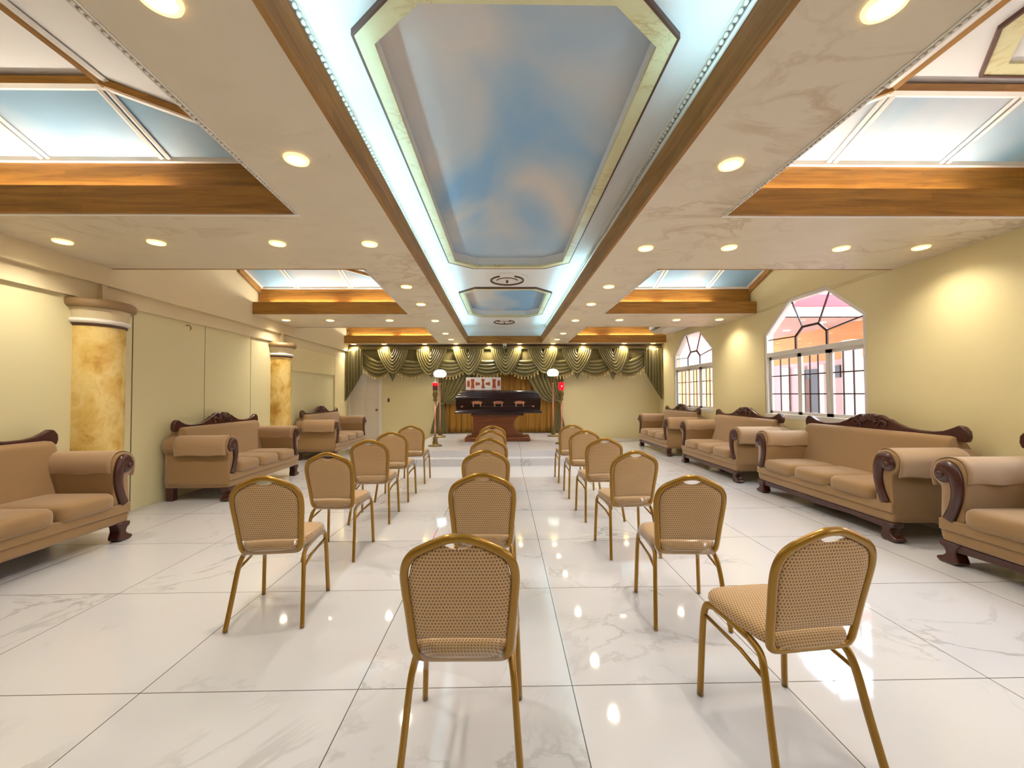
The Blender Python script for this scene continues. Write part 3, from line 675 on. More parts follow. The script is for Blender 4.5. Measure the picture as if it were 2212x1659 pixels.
# ------------------------------------------------------------------ banquet chairs
def chair_proto():
    t = thing('banquet_chair', '', 'chair')
    for s in (-1, 1):
        bm = nb(); p = smoothpath([(s*.172, -.06, .415), (s*.178, -.13, .395), (s*.188, -.165, .33), (s*.2, -.205, .17), (s*.213, -.25, .004)], 5)
        sweep(bm, p, .0125, .0165, 10); obj('leg', bm, M['gold'], t, smooth=True)
        bm = nb(); p = smoothpath([(s*.172, -.06, .415), (s*.184, .09, .432), (s*.19, .155, .43), (s*.196, .19, .40), (s*.203, .2, .3), (s*.213, .212, .004)], 5)
        sweep(bm, p, .0125, .0165, 10); obj('leg', bm, M['gold'], t, smooth=True)
        bm = nb(); sweep(bm, [Vector((s*.198, .193, .375)), Vector((s*.186, -.03, .35)), Vector((s*.19, -.165, .325))], .008, seg=8); obj('brace', bm, M['gold'], t, smooth=True)
    bm = nb(); sweep(bm, [Vector((-.185, .165, .418)), Vector((.185, .165, .418))], .011, seg=8, ref=Vector((0, 1, 0)))
    obj('seat_rail', bm, M['gold'], t, smooth=True)
    half = [(0, .889), (.034, .886), (.072, .872), (.112, .854), (.152, .832), (.180, .800), (.193, .752), (.192, .69), (.183, .59), (.175, .49), (.168, .448), (.15, .428), (.11, .424), (0, .424)]
    loop = [(x, z) for x, z in half] + [(-x, z) for x, z in half[-2:0:-1]]
    Y = lambda z: -.165-.19*(z-.424)-.25*max(0, z-.6)**2
    pts = smoothpath([(x, Y(z), z) for x, z in loop], 4, closed=True)
    bm = nb(); sweep(bm, pts, .0165, .0125, 10, closed=True, ref=Vector((0, 0, 1))); obj('back_frame', bm, M['gold'], t, smooth=True)
    # upholstered back with the hand hole notch
    out = [(0, .846), (.026, .849), (.046, .860), (.066, .862), (.11, .841), (.146, .818), (.170, .786), (.179, .735), (.178, .69), (.170, .59), (.165, .53), (.163, .508)]
    n_ = len(out); bm = nb(); sec = []
    # rows by horizontal slices: build from outline as a filled lens (front/back pillowed)
    def half_w(z):
        # outline half width at z on outer side
        best = 0
        for (x0, z0), (x1, z1) in zip(out[3:], out[4:]):
            if min(z0, z1) <= z <= max(z0, z1): best = max(best, x0+(x1-x0)*((z-z0)/(z1-z0) if z1 != z0 else 0))
        return best
    def topz(x):
        x = abs(x); o2 = out[:8]
        for (x0, z0), (x1, z1) in zip(o2, o2[1:]):
            if x0 <= x <= x1: return z0+(z1-z0)*(x-x0)/(x1-x0)
        return .733
    NU, NV = 24, 18
    def bp(side):
        def f(u, v):
            uu = 2*u-1; z0 = .502+.004*math.cos(uu*PI/2)
            # blend of column mapping: x from width at mid height, z scaled to the column top
            xw = .179*uu; zt = topz(xw)
            z = z0+(zt-z0)*v
            wz = half_w(min(max(z, .508), .84)) or .17
            x = xw if z > .733 else uu*(wz)
            e = (1-uu**8)*(1-abs(2*v-1)**8)
            return (x, Y(z)+side*(.004+.014*e), z)
        return f
    V = []
    for sd in (-1, 1):
        f = bp(sd); V.append([[bm.verts.new(f(i/NU, j/NV)) for j in range(NV+1)] for i in range(NU+1)])
    for G in V:
        for i in range(NU):
            for j in range(NV): bm.faces.new((G[i][j], G[i+1][j], G[i+1][j+1], G[i][j+1]))
    A, B = V
    for i in range(NU): bm.faces.new((A[i][0], A[i+1][0], B[i+1][0], B[i][0])); bm.faces.new((A[i][NV], A[i+1][NV], B[i+1][NV], B[i][NV]))
    for j in range(NV): bm.faces.new((A[0][j], A[0][j+1], B[0][j+1], B[0][j])); bm.faces.new((A[NU][j], A[NU][j+1], B[NU][j+1], B[NU][j]))
    obj('backrest', bm, M['chair_back'], t, smooth=True)
    # seat cushion: superellipse rings
    bm = nb(); rings = []
    def sring(k, z, grow=0):
        r = []
        for j in range(40):
            a = 2*PI*j/40; c, s_ = math.cos(a), math.sin(a); e = .42
            x = math.copysign(abs(c)**e, c); y = math.copysign(abs(s_)**e, s_)
            wx = .192+.018*y
            r.append(bm.verts.new((x*(wx*k+grow), .012+y*(.207*k+grow), z)))
        return r
    lv = [(.90, .430), (.97, .436), (1, .452), (.995, .468), (.95, .483), (.85, .492), (.6, .499), (.3, .502), (.01, .503)]
    rings = [sring(k, z) for k, z in lv]
    for a, b in zip(rings, rings[1:]):
        for j in range(40): bm.faces.new((a[j], a[(j+1) % 40], b[(j+1) % 40], b[j]))
    bm.faces.new(rings[0]); obj('seat', bm, M['chair_seat_wrapped'], t, smooth=True)
    return t
def wrap_mesh(seed, hang):
    rnd = random.Random(seed); bm = nb(); rings = []
    ph = [rnd.random()*6 for _ in range(4)]
    for li, (k, z) in enumerate([(1.0, .488), (1.03, .466), (1.045, .445), (1.04, .425), (1.03, .40)]):
        r = []
        for j in range(72):
            a = 2*PI*j/72; c, s_ = math.cos(a), math.sin(a); e = .45
            x = math.copysign(abs(c)**e, c); y = math.copysign(abs(s_)**e, s_)
            q = math.sin(9*a+ph[0]+li)*.5+math.sin(17*a+ph[1])*.3+math.sin(31*a+ph[2]-li)*.2
            zz = z
            if li == 4: zz -= hang*max(0, math.sin(3*a+ph[3]))**2*(.6+.4*q)
            r.append(bm.verts.new((x*(.192+.018*y)*k+q*.0022*li, .012+y*.207*k+q*.0022*li, zz)))
        rings.append(r)
    for a, b in zip(rings, rings[1:]):
        for j in range(72): bm.faces.new((a[j], a[(j+1) % 72], b[(j+1) % 72], b[j]))
    return bm
proto = chair_proto(); first = True
def place(x, y, rz, label, group, wrap=True, hang=0.0):
    global first
    if first: o = proto; first = False
    else:
        o = copytree(proto)
        for ch in list(o.children):
            if ch.name.startswith('plastic_wrap'): bpy.data.objects.remove(ch, do_unlink=True)
    o.location = (x, y, 0); o.rotation_euler = (0, 0, rz); o['label'] = label; o['group'] = group
    if wrap: obj('plastic_wrap', wrap_mesh(int(x*100+y*37), hang), M['wrap'], o, smooth=True)
    else:
        for ch in o.children:
            if ch.name.startswith('seat') and not ch.name.startswith('seat_rail'):
                ch.data = ch.data.copy(); ch.data.materials.clear(); ch.data.materials.append(M['chair_seat'])
    return o
R = math.radians
mid = [(-.155, 1.675), (-.14, 2.76), (-.165, 3.78), (-.175, 4.72), (-.185, 5.66), (-.19, 6.52)]
lef = [(-1.44, 2.71, 5.5), (-1.455, 3.69, -2), (-1.455, 4.66, 2), (-1.455, 5.56, 0), (-1.45, 6.62, 0)]
rig = [(1.12, 1.70, 6.5), (1.10, 2.63, -4), (1.07, 3.67, 4), (1.06, 4.66, 3), (1.05, 5.64, 0), (1.04, 6.6, 0)]
ml = ['gold banquet chair nearest the camera, centre column, with plastic hanging from its seat', 'gold banquet chair directly behind the nearest one in the centre column', 'third gold banquet chair from the camera in the centre column',
      'fourth gold banquet chair from the camera in the centre column', 'fifth gold banquet chair from the camera in the centre column', 'centre column gold banquet chair closest to the stage']
for (x, y), l in zip(mid, ml): place(x, y, R(-1.0 if y < 2 else 0), l, 'banquet chairs in the centre column', hang=.14 if y < 2 else .02)
ll = ['gold banquet chair nearest the camera in the left column', 'second gold banquet chair from the camera in the left column', 'third gold banquet chair from the camera in the left column',
      'fourth gold banquet chair from the camera in the left column', 'left column gold banquet chair closest to the stage']
for (x, y, a), l in zip(lef, ll): place(x, y, R(a), l, 'banquet chairs in the left column', hang=.01)
rl = ['gold banquet chair turned slightly left with bare seat, nearest on the right', 'gold banquet chair with plastic-wrapped seat, second in the right column', 'third gold banquet chair from the camera in the right column',
      'fourth gold banquet chair from the camera in the right column', 'fifth gold banquet chair from the camera in the right column', 'right column gold banquet chair closest to the stage']
for (x, y, a), l in zip(rig, rl): place(x, y, R(a), l, 'banquet chairs in the right column', wrap=(y > 2), hang=.05 if y < 3 else .01)

# ------------------------------------------------------------------ sofas (local: length along x, front towards -y)
def sofa_proto():
    t = thing('sofa', '', 'sofa')
    H = 1.0
    bm = nb(); box(bm, -.97, .97, -.43, .40, .17, .36); obj('base', bm, M['sofa'], t, bev=.025, seg=3)
    bm = nb(); box(bm, -.975, .975, -.445, -.425, .265, .355)
    obj('front_border', bm, M['sofa'], t, bev=.008)
    bm = nb(); prism(bm, [(-.86, .17), (-.86, .11), (-.5, .125), (0, .105), (.5, .125), (.86, .11), (.86, .17)], -.425, -.395); obj('apron', bm, M['carved'], t)
    for i in (-1, 0, 1):
        bm = nb()
        w_ = .268; xc = i*.537
        lv = [(.93, .34), (.99, .355), (1, .39), (1, .43), (.985, .455), (.93, .475), (.75, .487), (.4, .494), (.01, .496)]
        rr = []
        for k, z in lv:
            r = []
            for j in range(48):
                a = 2*PI*j/48; c, s_ = math.cos(a), math.sin(a); e = .28
                r.append(bm.verts.new((xc+math.copysign(abs(c)**e, c)*(w_-(1-k)*.268), -.14+math.copysign(abs(s_)**e, s_)*(.335-(1-k)*.33), z)))
            rr.append(r)
        for a, b in zip(rr, rr[1:]):
            for j in range(48): bm.faces.new((a[j], a[(j+1) % 48], b[(j+1) % 48], b[j]))
        bm.faces.new(rr[0]); obj('seat_cushion', bm, M['sofa'], t, smooth=True)
    # back: profile swept along x
    prof = [(.07, .36), (.085, .46), (.13, .62), (.165, .76), (.185, .87), (.20, .925), (.235, .955), (.29, .955), (.345, .935), (.40, .88), (.42, .80), (.42, .36)]
    pr = smoothpath([(0, y, z) for y, z in prof], 3)
    bm = nb(); rings = []
    for x, k in ((-.90, .90), (-.885, .96), (-.85, 1), (0, 1), (.85, 1), (.885, .96), (.90, .90)):
        rings.append([bm.verts.new((x, .26+(p.y-.26)*k, .36+(p.z-.36)*(k*.3+.7))) for p in pr])
    for a, b in zip(rings, rings[1:]):
        for j in range(len(pr)-1): bm.faces.new((a[j], a[j+1], b[j+1], b[j]))
        bm.faces.new((a[-1], a[0], b[0], b[-1]))
    bm.faces.new(rings[0]); bm.faces.new(rings[-1]); obj('back_cushion', bm, M['sofa'], t, smooth=True)
    # carved crest
    hp = [(0, 1.13), (.04, 1.128), (.075, 1.11), (.12, 1.125), (.17, 1.105), (.215, 1.075), (.235, 1.082), (.30, 1.045), (.42, 1.0), (.55, .985), (.68, .985), (.78, 1.0), (.86, 1.035), (.91, 1.062), (.95, 1.052), (.985, 1.01), (.99, .955), (.975, .91), (.93, .905), (.89, .925), (.84, .94), (0, .945)]
    poly = [(x, z) for x, z in hp]+[(-x, z) for x, z in hp[-2:0:-1]]
    bm = nb(); prism(bm, poly, .27, .325); cr = obj('crest_rail', bm, M['carved'], t, bev=.012, seg=2)
    bm = nb()
    for j in range(9):
        a = PI*(j+.5)/9; c = Vector((.085*math.cos(a), .262, 1.03+.06*math.sin(a)))
        bmesh.ops.create_uvsphere(bm, u_segments=8, v_segments=6, radius=.03, matrix=Matrix.Translation(c) @ Matrix.Rotation(-(a-PI/2), 4, 'Y') @ Matrix.Diagonal((.55, .5, 1.3, 1)))
    for s in (-1, 1):
        sweep(bm, smoothpath([(s*.10, .265, .99), (s*.16, .262, 1.05), (s*.21, .265, 1.03), (s*.19, .268, .99), (s*.15, .268, 1.0)], 5), .012, seg=6)
    obj('shell_carving', bm, M['carved'], cr, smooth=True)
    # rolled arms
    for s in (-1, 1):
        o_ = [(.80, .36), (.802, .50), (.795, .62), (.79, .70), (.80, .765), (.835, .82), (.89, .842), (.95, .835), (1.005, .80), (1.03, .745), (1.025, .68), (.99, .64), (.965, .61), (.965, .50), (.972, .36), (.972, .2), (.90, .2)]
        pp = smoothpath([(s*x, 0, z) for x, z in o_], 3); bm = nb(); rings = []
        for y, k in ((-.425, .93), (-.42, .98), (-.40, 1), (.30, 1), (.36, .98), (.40, .93)):
            rings.append([bm.verts.new((s*.91+(p.x-s*.91)*k, y, .6+(p.z-.6)*k)) for p in pp])
        for a, b in zip(rings, rings[1:]):
            n_ = len(pp)
            for j in range(n_): bm.faces.new((a[j], a[(j+1) % n_], b[(j+1) % n_], b[j]))
        bm.faces.new(rings[0]); bm.faces.new(rings[-1]); arm = obj('arm', bm, M['sofa'], t, smooth=True)
        # cloth sleeve over the roll
        o2 = [(.784, .655), (.782, .70), (.792, .77), (.83, .83), (.89, .853), (.953, .845), (1.013, .807), (1.042, .745), (1.04, .66), (1.03, .60)]
        pp = smoothpath([(s*x, 0, z) for x, z in o2], 4); bm = nb()
        def f(u, v):
            i = min(int(u*(len(pp)-1)+.5), len(pp)-1); p = pp[i]
            flap = (abs(u-.5)*2)**4
            return (p.x+s*.006*math.sin(14*v+4*u)*flap, -.41+.66*v+.01*math.sin(5*u), p.z+.006*math.sin(11*v)*flap)
        grid(bm, f, len(pp)-1, 14); ac = obj('arm_cover', bm, M['sofa_cover'], arm, smooth=True)
        sm = ac.modifiers.new('thick', 'SOLIDIFY'); sm.thickness = .005
        # carved scroll on arm front: filled S shape
        cl = smoothpath([(s*.945, 0, .735), (s*.925, 0, .76), (s*.885, 0, .755), (s*.852, 0, .70), (s*.838, 0, .62), (s*.842, 0, .54), (s*.862, 0, .46), (s*.885, 0, .40), (s*.905, 0, .355)], 6)
        wd = [.045, .060, .062, .052, .045, .040, .038, .040, .042]
        bm = nb(); k = len(cl); rings = []
        for i, p in enumerate(cl):
            q = i/(k-1)*(len(wd)-1); w0 = wd[int(q)]; w1 = wd[min(int(q)+1, len(wd)-1)]; ww = w0+(w1-w0)*(q-int(q))
            tt = (cl[min(i+1, k-1)]-cl[max(i-1, 0)]).normalized(); nn = Vector((tt.z, 0, -tt.x))
            r = []
            for e, dy in ((-1, -.0), (-.85, -.022), (-.3, -.03), (.3, -.03), (.85, -.022), (1, 0), (0, .01)):
                r.append(bm.verts.new((p.x+nn.x*ww*e, -.428+dy, p.z+nn.z*ww*e)))
            rings.append(r)
        for a, b in zip(rings, rings[1:]):
            for j in range(7): bm.faces.new((a[j], a[(j+1) % 7], b[(j+1) % 7], b[j]))
        bm.faces.new(rings[0]); bm.faces.new(rings[-1])
        bmesh.ops.create_uvsphere(bm, u_segments=16, v_segments=10, radius=.07, matrix=Matrix.Translation((s*.935, -.432, .715)) @ Matrix.Diagonal((1, .45, 1, 1)))
        bmesh.ops.create_uvsphere(bm, u_segments=12, v_segments=8, radius=.028, matrix=Matrix.Translation((s*.94, -.46, .712)) @ Matrix.Diagonal((1, .7, 1, 1)))
        obj('arm_scroll', bm, M['carved'], arm, smooth=True)
        # carved bracket feet
        fp = [(.0, .175), (.0, .14), (.035, .115), (.045, .085), (.02, .055), (-.02, .04), (-.03, .02), (.0, .003), (.05, .0), (.10, .0), (.135, .02), (.13, .05), (.115, .09), (.12, .13), (.15, .175)]
        bm = nb(); prism(bm, [(s*(.98-x), z) for x, z in fp], -.44, -.335); obj('front_foot', bm, M['carved'], t, bev=.012, seg=2)
        bm = nb(); box(bm, *sorted((s*.96, s*.86)), .30, .39, 0, .175); obj('rear_foot', bm, M['carved'], t, bev=.01)
    return t
so = sofa_proto(); sfirst = True
def sofa(x, y, side, sx, label, group, tilt=0):
    global sfirst
    o = so if sfirst else copytree(so); sfirst = False
    o.location = (x, y, 0); o.rotation_euler = (0, 0, -side*PI/2+tilt); o.scale = (sx, 1, 1); o['label'] = label; o['group'] = group
    if side < 0:
        for ch in list(o.children):
            if ch.name.startswith('apron'): bpy.data.objects.remove(ch, do_unlink=True)
DP = .44
sofa(3.985, 2.31, 1, 1.03, 'tan three-seat sofa cut by the right edge of the photo, nearest on the right', 'sofas along the right wall')
sofa(3.985, 4.72, 1, 1.03, 'large tan sofa with dark carved crest under the wall right of the nearer window', 'sofas along the right wall')
sofa(3.985, 7.22, 1, 1.0, 'tan carved sofa on the right between the two arched windows', 'sofas along the right wall')
sofa(3.985, 9.86, 1, .96, 'tan carved sofa below the far window, closest to the stage on the right', 'sofas along the right wall')
sofa(-4.07, 3.15, -1, .94, 'tan carved sofa cut by the left edge, in front of the nearer column', 'sofas along the left wall')
sofa(-4.03, 6.33, -1, .92, 'tan carved sofa in the middle of the left wall between the two columns', 'sofas along the left wall')
sofa(-4.03, 9.72, -1, .96, 'tan carved sofa at the far left beside the white door', 'sofas along the left wall')

# ------------------------------------------------------------------ casket on its bier
bt = thing('casket_bier', 'brown wooden pedestal bier with wide plinth under the casket', 'bier', (-.17, 10.0, .27))
bm = nb(); box(bm, -.77, .77, -.38, .38, 0, .10); obj('plinth', bm, M['bier'], bt, bev=.02)
bm = nb(); prism(bm, [(-.68, .10), (.66, .10), (.55, .16), (.43, .26), (.37, .38), (.41, .5), (.50, .60), (.52, .62), (-.60, .62), (-.58, .55), (-.58, .25), (-.62, .15)], -.30, .30); obj('pedestal', bm, M['bier'], bt, bev=.01)
bm = nb(); box(bm, -.62, .62, -.34, .34, .60, .655); obj('top_board', bm, M['mahog'], bt, bev=.01)
ct = thing('casket', 'long dark lacquered casket with copper handles resting on the bier', 'casket', (-.15, 10.0, .93))
def loft(name, secs, m_, par, bev=.004):
    bm = nb(); rings = []
    for hx, hy, z in secs: rings.append([bm.verts.new((x, y, z)) for x, y in ((-hx, -hy), (hx, -hy), (hx, hy), (-hx, hy))])
    for a, b in zip(rings, rings[1:]):
        for j in range(4): bm.faces.new((a[j], a[(j+1) % 4], b[(j+1) % 4], b[j]))
    bm.faces.new(rings[0]); bm.faces.new(rings[-1]); return obj(name, bm, m_, par, bev=bev)
sh_ = loft('shell', [(1.03, .36, 0), (1.035, .365, .025), (1.01, .345, .04), (.99, .33, .07), (.985, .33, .1), (1.0, .335, .22), (1.0, .335, .33), (1.02, .355, .345), (1.02, .355, .365)], M['casket'], ct)
ld = loft('lid', [(1.02, .355, .368), (1.02, .35, .385), (.98, .32, .40), (.96, .31, .45), (.93, .29, .475), (.90, .22, .515), (.88, .12, .54), (.88, .0, .545)], M['casket'], ct)
for x in (-.5, 0, .5):
    bm = nb()
    prism(bm, [(x+.13*math.cos(a)*(1 if abs(math.cos(a)) > .5 else .9), .255+.038*math.sin(a)) for a in [2*PI*j/20 for j in range(20)]], -.352, -.335)
    hd = obj('handle', bm, M['copper'], ct, bev=.006)
    bm = nb()
    for e in (-.085, .085): sweep(bm, smoothpath([(x+e, -.35, .245), (x+e, -.385, .22), (x+e, -.385, .16)], 4), .014, seg=8)
    obj('handle_arm', bm, M['copper'], hd, smooth=True)
bm = nb(); sweep(bm, [Vector((-.84, -.385, .165)), Vector((.80, -.385, .165))], .012, seg=8); obj('handle_rail', bm, M['casket'], ct, smooth=True)
for x in (-.85, .82):
    bm = nb(); box(bm, x-.025, x+.025, -.40, -.37, .148, .182); obj('rail_cap', bm, M['copper'], ct, bev=.006)
# boxed board on the lid
bt2 = thing('display_box', 'small white box with russet geometric print standing on the casket lid', 'box', (-.51, 9.92, 1.478))
bm = nb(); box(bm, -.42, .42, -.05, .05, 0, .31); obj('box_body', bm, M['boxwhite'], bt2, bev=.004)
def px2(x, y): return ((x-1822.5)/465*.84, .31-(y-530)/175*.31)
pieces = [([(1608, 578), (1640, 578), (1640, 655), (1608, 655)], 'boxbrown'), ([(1655, 553), (1705, 553), (1698, 614), (1705, 678), (1655, 678), (1662, 614)], 'boxbrown'),
          ([(1718, 592), (1780, 605), (1780, 630), (1718, 642)], 'boxbrown'), ([(1795, 550), (1840, 550), (1828, 612), (1842, 678), (1795, 678), (1806, 612)], 'boxbrown'),
          ([(1912, 592), (1850, 605), (1850, 630), (1912, 642)], 'boxbrown'), ([(1940, 553), (1990, 553), (1984, 614), (1990, 675), (1940, 675), (1946, 614)], 'boxbrown'),
          ([(2012, 575), (2042, 575), (2042, 648), (2012, 648)], 'boxbrown'), ([(1650, 682), (1708, 682), (1708, 703), (1650, 703)], 'boxpink'), ([(1930, 682), (1995, 682), (1995, 703), (1930, 703)], 'boxpink')]
for pl, mm in pieces:
    bm = nb(); prism(bm, [px2(*p) for p in pl], -.053, -.048); obj('printed_shape', bm, M[mm], bt2)
for a, b in ((1600, 1648), (2004, 2050)):
    bm = nb()
    for q in ((a, a+5, 570, 662), (b-5, b, 570, 662), (a, b, 566, 572), (a, b, 658, 664)):
        (x0, z1), (x1, z0) = px2(q[0], q[2]), px2(q[1], q[3]); box(bm, x0, x1, -.052, -.048, z0, z1)
    obj('printed_shape', bm, M['boxpink'], bt2)

# ------------------------------------------------------------------ lamps
def globe_lamp(x, y, zc, r, mat_, label, energy):
    t = thing('floor_lamp', label, 'lamp', (x, y, .27)); zc -= .27
    bm = nb(); lathe(bm, [(.15, 0), (.155, .012), (.14, .025), (.06, .04), (.05, .06), (.055, .14), (.045, .2), (.03, .24), (.025, .26)], seg=24); obj('base', bm, M['brass'], t, smooth=True)
    bm = nb(); lathe(bm, [(.021, .25), (.021, zc-.30), (.03, zc-.29), (.03, zc-.26)], seg=16); obj('pole', bm, M['copper'], t, smooth=True)
    bm = nb(); lathe(bm, [(.03, zc-.26), (.035, zc-.2), (.028, zc-.14), (.07, zc-.10)], seg=16); obj('gallery', bm, M['brass'], t, smooth=True)
    bm = nb(); lathe(bm, [(.08, zc-.095), (.13, zc-.085), (r, zc-.03), (r*.98, zc+.02), (r*.75, zc+.07), (r*.4, zc+.095), (.02, zc+.1)], seg=28); obj('glass_shade', bm, mat_, t, smooth=True)
globe_lamp(-1.69, 10.75, 1.93, .165, M['globe'], 'tall floor lamp with bright white glass shade left of the casket', 3)
globe_lamp(1.27, 10.75, 1.94, .155, M['globe2'], 'tall floor lamp with pale green-white glass shade right of the casket', 2)
def torch(x, y, label, lit):
    t = thing('torch_lamp', label, 'lamp', (x, y, .27))
    bm = nb(); lathe(bm, [(.145, 0), (.15, .012), (.12, .025), (.055, .035), (.06, .07), (.045, .13), (.05, .16), (.03, .2), (.025, .22)], seg=24); obj('base', bm, M['brass'], t, smooth=True)
    bm = nb(); lathe(bm, [(.02, .2), (.02, .96)], seg=16); obj('pole', bm, M['copper'], t, smooth=True)
    bm = nb(); lathe(bm, [(.02, .95), (.05, .99), (.035, 1.02), (.05, 1.08), (.06, 1.12), (.045, 1.16), (.05, 1.20)], seg=16); obj('holder', bm, M['brass'], t, smooth=True)
    if lit:
        bm = nb(); lathe(bm, [(.05, 1.195), (.058, 1.21), (.058, 1.36), (.052, 1.37)], seg=20); g = obj('glass_cylinder', bm, M['redlit'], t, smooth=True)
        bm = nb(); bmesh.ops.create_uvsphere(bm, u_segments=10, v_segments=8, radius=.009, matrix=Matrix.Translation((0, -.06, 1.28))); obj('bulb', bm, M['flame'], t, smooth=True)
    else:
        bm = nb(); lathe(bm, [(.045, 1.195), (.052, 1.21), (.054, 1.30)], seg=20); obj('glass_cylinder', bm, M['reddark'], t, smooth=True)
        bm = nb(); lathe(bm, [(.056, 1.30), (.06, 1.345), (.058, 1.36)], seg=20); obj('glass_band', bm, M['redlit'], t, smooth=True)
        bm = nb(); lathe(bm, [(.06, 1.36), (.055, 1.375), (.02, 1.385), (.012, 1.40), (.014, 1.43), (.0, 1.45)], seg=20); obj('cap', bm, M['acwhite'], t, smooth=True)
torch(-1.50, 8.88, 'torch-shaped stand with dark red glass at the left front of the stage', False)
torch(1.27, 9.15, 'torch-shaped stand with glowing red glass at the right front of the stage', True)

# ------------------------------------------------------------------ air conditioner, camera, door, switch
t = thing('air_conditioner', 'long white ceiling-hung air conditioner above the far window', 'air conditioner', (4.17, 10.05, 2.95))
pr = [(-.33, .24), (-.335, .15), (-.30, .08), (-.22, .02), (-.05, .0), (.2, .0), (.32, .03), (.32, .24)]
bm = nb(); prism(bm, pr, -.72, .72); obj('body', bm, M['acwhite'], t, bev=.012)
bm = nb(); prism(bm, [(-.338, .15), (-.325, .145), (-.29, .072), (-.305, .07)], -.68, .68); obj('louvre_slot', bm, M['dark'], t)
for e in (-.5, .5):
    bm = nb(); box(bm, -.2, -.16, e, e+.03, .24, .32); box(bm, .2, .24, e, e+.03, .24, .32); obj('hanger', bm, M['acwhite'], t)
t = thing('security_camera', 'small white dome security camera above the middle of the curtain', 'camera', (.01, 11.42, ZS))
bm = nb(); lathe(bm, [(.055, 0), (.058, -.03), (.05, -.06), (.03, -.075)], seg=20); obj('mount', bm, M['acwhite'], t, smooth=True)
bm = nb(); bmesh.ops.create_uvsphere(bm, u_segments=16, v_segments=10, radius=.045, matrix=Matrix.Translation((0, -.01, -.09))); hd = obj('head', bm, M['acwhite'], t, smooth=True)
bm = nb(); bmesh.ops.create_uvsphere(bm, u_segments=16, v_segments=10, radius=.03, matrix=Matrix.Translation((0, -.032, -.10))); obj('lens', bm, M['dark'], t, smooth=True)
d = bx('door_1', M['door'], -4.42, -3.60, YB-.03, YB+.005, .01, 2.0, bev=.003); struct(d)
for x0, x1 in ((-4.34, -4.06), (-3.96, -3.68)):
    for z0, z1 in ((.15, .62), (.75, 1.25), (1.38, 1.88)):
        bm = nb(); box(bm, x0, x1, YB-.042, YB-.028, z0, z1); obj('door_panel', bm, M['door'], d, bev=.012)
bm = nb(); lathe(bm, [(.0, 0), (.028, 0), (.028, .01), (.012, .015), (.012, .04), (.03, .05), (.03, .07), (.0, .08)], seg=16)
o = obj('door_handle', bm, M['brass'], d, smooth=True, loc=(-3.655, YB-.03, .95)); o.rotation_euler = (PI/2, 0, 0)
bm = nb()
for q in ((-4.5, -4.42, 0, 2.08), (-3.6, -3.53, 0, 2.08), (-4.5, -3.53, 2.0, 2.08)): box(bm, q[0], q[1], YB-.045, YB, q[2], q[3])
struct(obj('trim_210', bm, M['mold'], bev=.006))
t = bx('light_switch', M['plate'], -3.375, -3.295, YB-.012, YB, 1.16, 1.29, bev=.004); tag(t, 'small dark switch on the cream wall right of the white door', 'switch')
bm = nb(); box(bm, -3.36, -3.31, YB-.016, YB-.011, 1.18, 1.27); obj('rocker', bm, M['switch'], t)
t = thing('wall_hook', 'small bent metal hook high on the left wall between the columns', 'hook', (-4.5, 5.85, 2.34))
bm = nb(); sweep(bm, smoothpath([(0, 0, .03), (.04, .01, .03), (.05, .03, 0), (.03, .04, -.03)], 4), .006, seg=6); obj('hook_arm', bm, M['brass'], t, smooth=True)

# ------------------------------------------------------------------ curtains
YV = 11.60
val = thing('curtain_valance', 'olive satin swag valance with fringe across the whole back wall', 'valance', (0, YV, 2.74))
VZ = 2.74
def vo(name, bm, m_, par=val, sm=True, solid=.006):
    # builders use world numbers; shift into the valance's own frame
    bmesh.ops.translate(bm, verts=bm.verts[:], vec=(0, -YV, -VZ))
    o = obj(name, bm, m_, par, smooth=sm)
    if solid: s = o.modifiers.new('thick', 'SOLIDIFY'); s.thickness = solid
    return o
bm = nb(); box(bm, -4.49, 4.49, YV-.01, YV+.03, 2.735, 2.77); vo('rail', bm, M['brown'], sm=False, solid=0)
bm = nb(); grid(bm, lambda u, v: (-4.48+8.96*u, YV-.045+.006*math.sin(u*260), 2.735-.085*v), 500, 3); vo('header_band', bm, M['olive'])
def backpanel():
    bm = nb(); grid(bm, lambda u, v: (-4.0+8.0*u, YV+.02+.012*math.sin(u*150)*v, 2.70-.50*v-.05*math.sin(u*PI*8)**2*0), 400, 6); return bm
vo('backing', backpanel(), M['olive_flat'])
UC = [-3.15, -2.06, -1.02, .05, 1.09, 2.06, 3.08]
def swag(xc, hw, zt, depth, yo, folds, amp, pin=.3, tilt=0):
    def f(u, v):
        s = 2*u-1; a = hw*(pin+(1-pin)*v)
        # sides fall steeply, bottom rounds
        sh = (1-abs(s)**2.6)
        d = depth*(.22+.78*v)
        x = xc + a*s*(1-.28*(1-abs(s)**3)*0) + tilt*sh*v
        x = xc + math.copysign(abs(s)**.62, s)*a*(1-.30*sh**.9*(1-abs(s)**.6)*0+0) if False else x
        z = zt - d*sh
        ph = v*folds*2*PI
        y = yo - .05*sh - amp*(math.sin(ph)+.25*math.sin(2*ph+s*2))*(.35+.65*sh) + .0*s
        return (x, y, z)
    return f
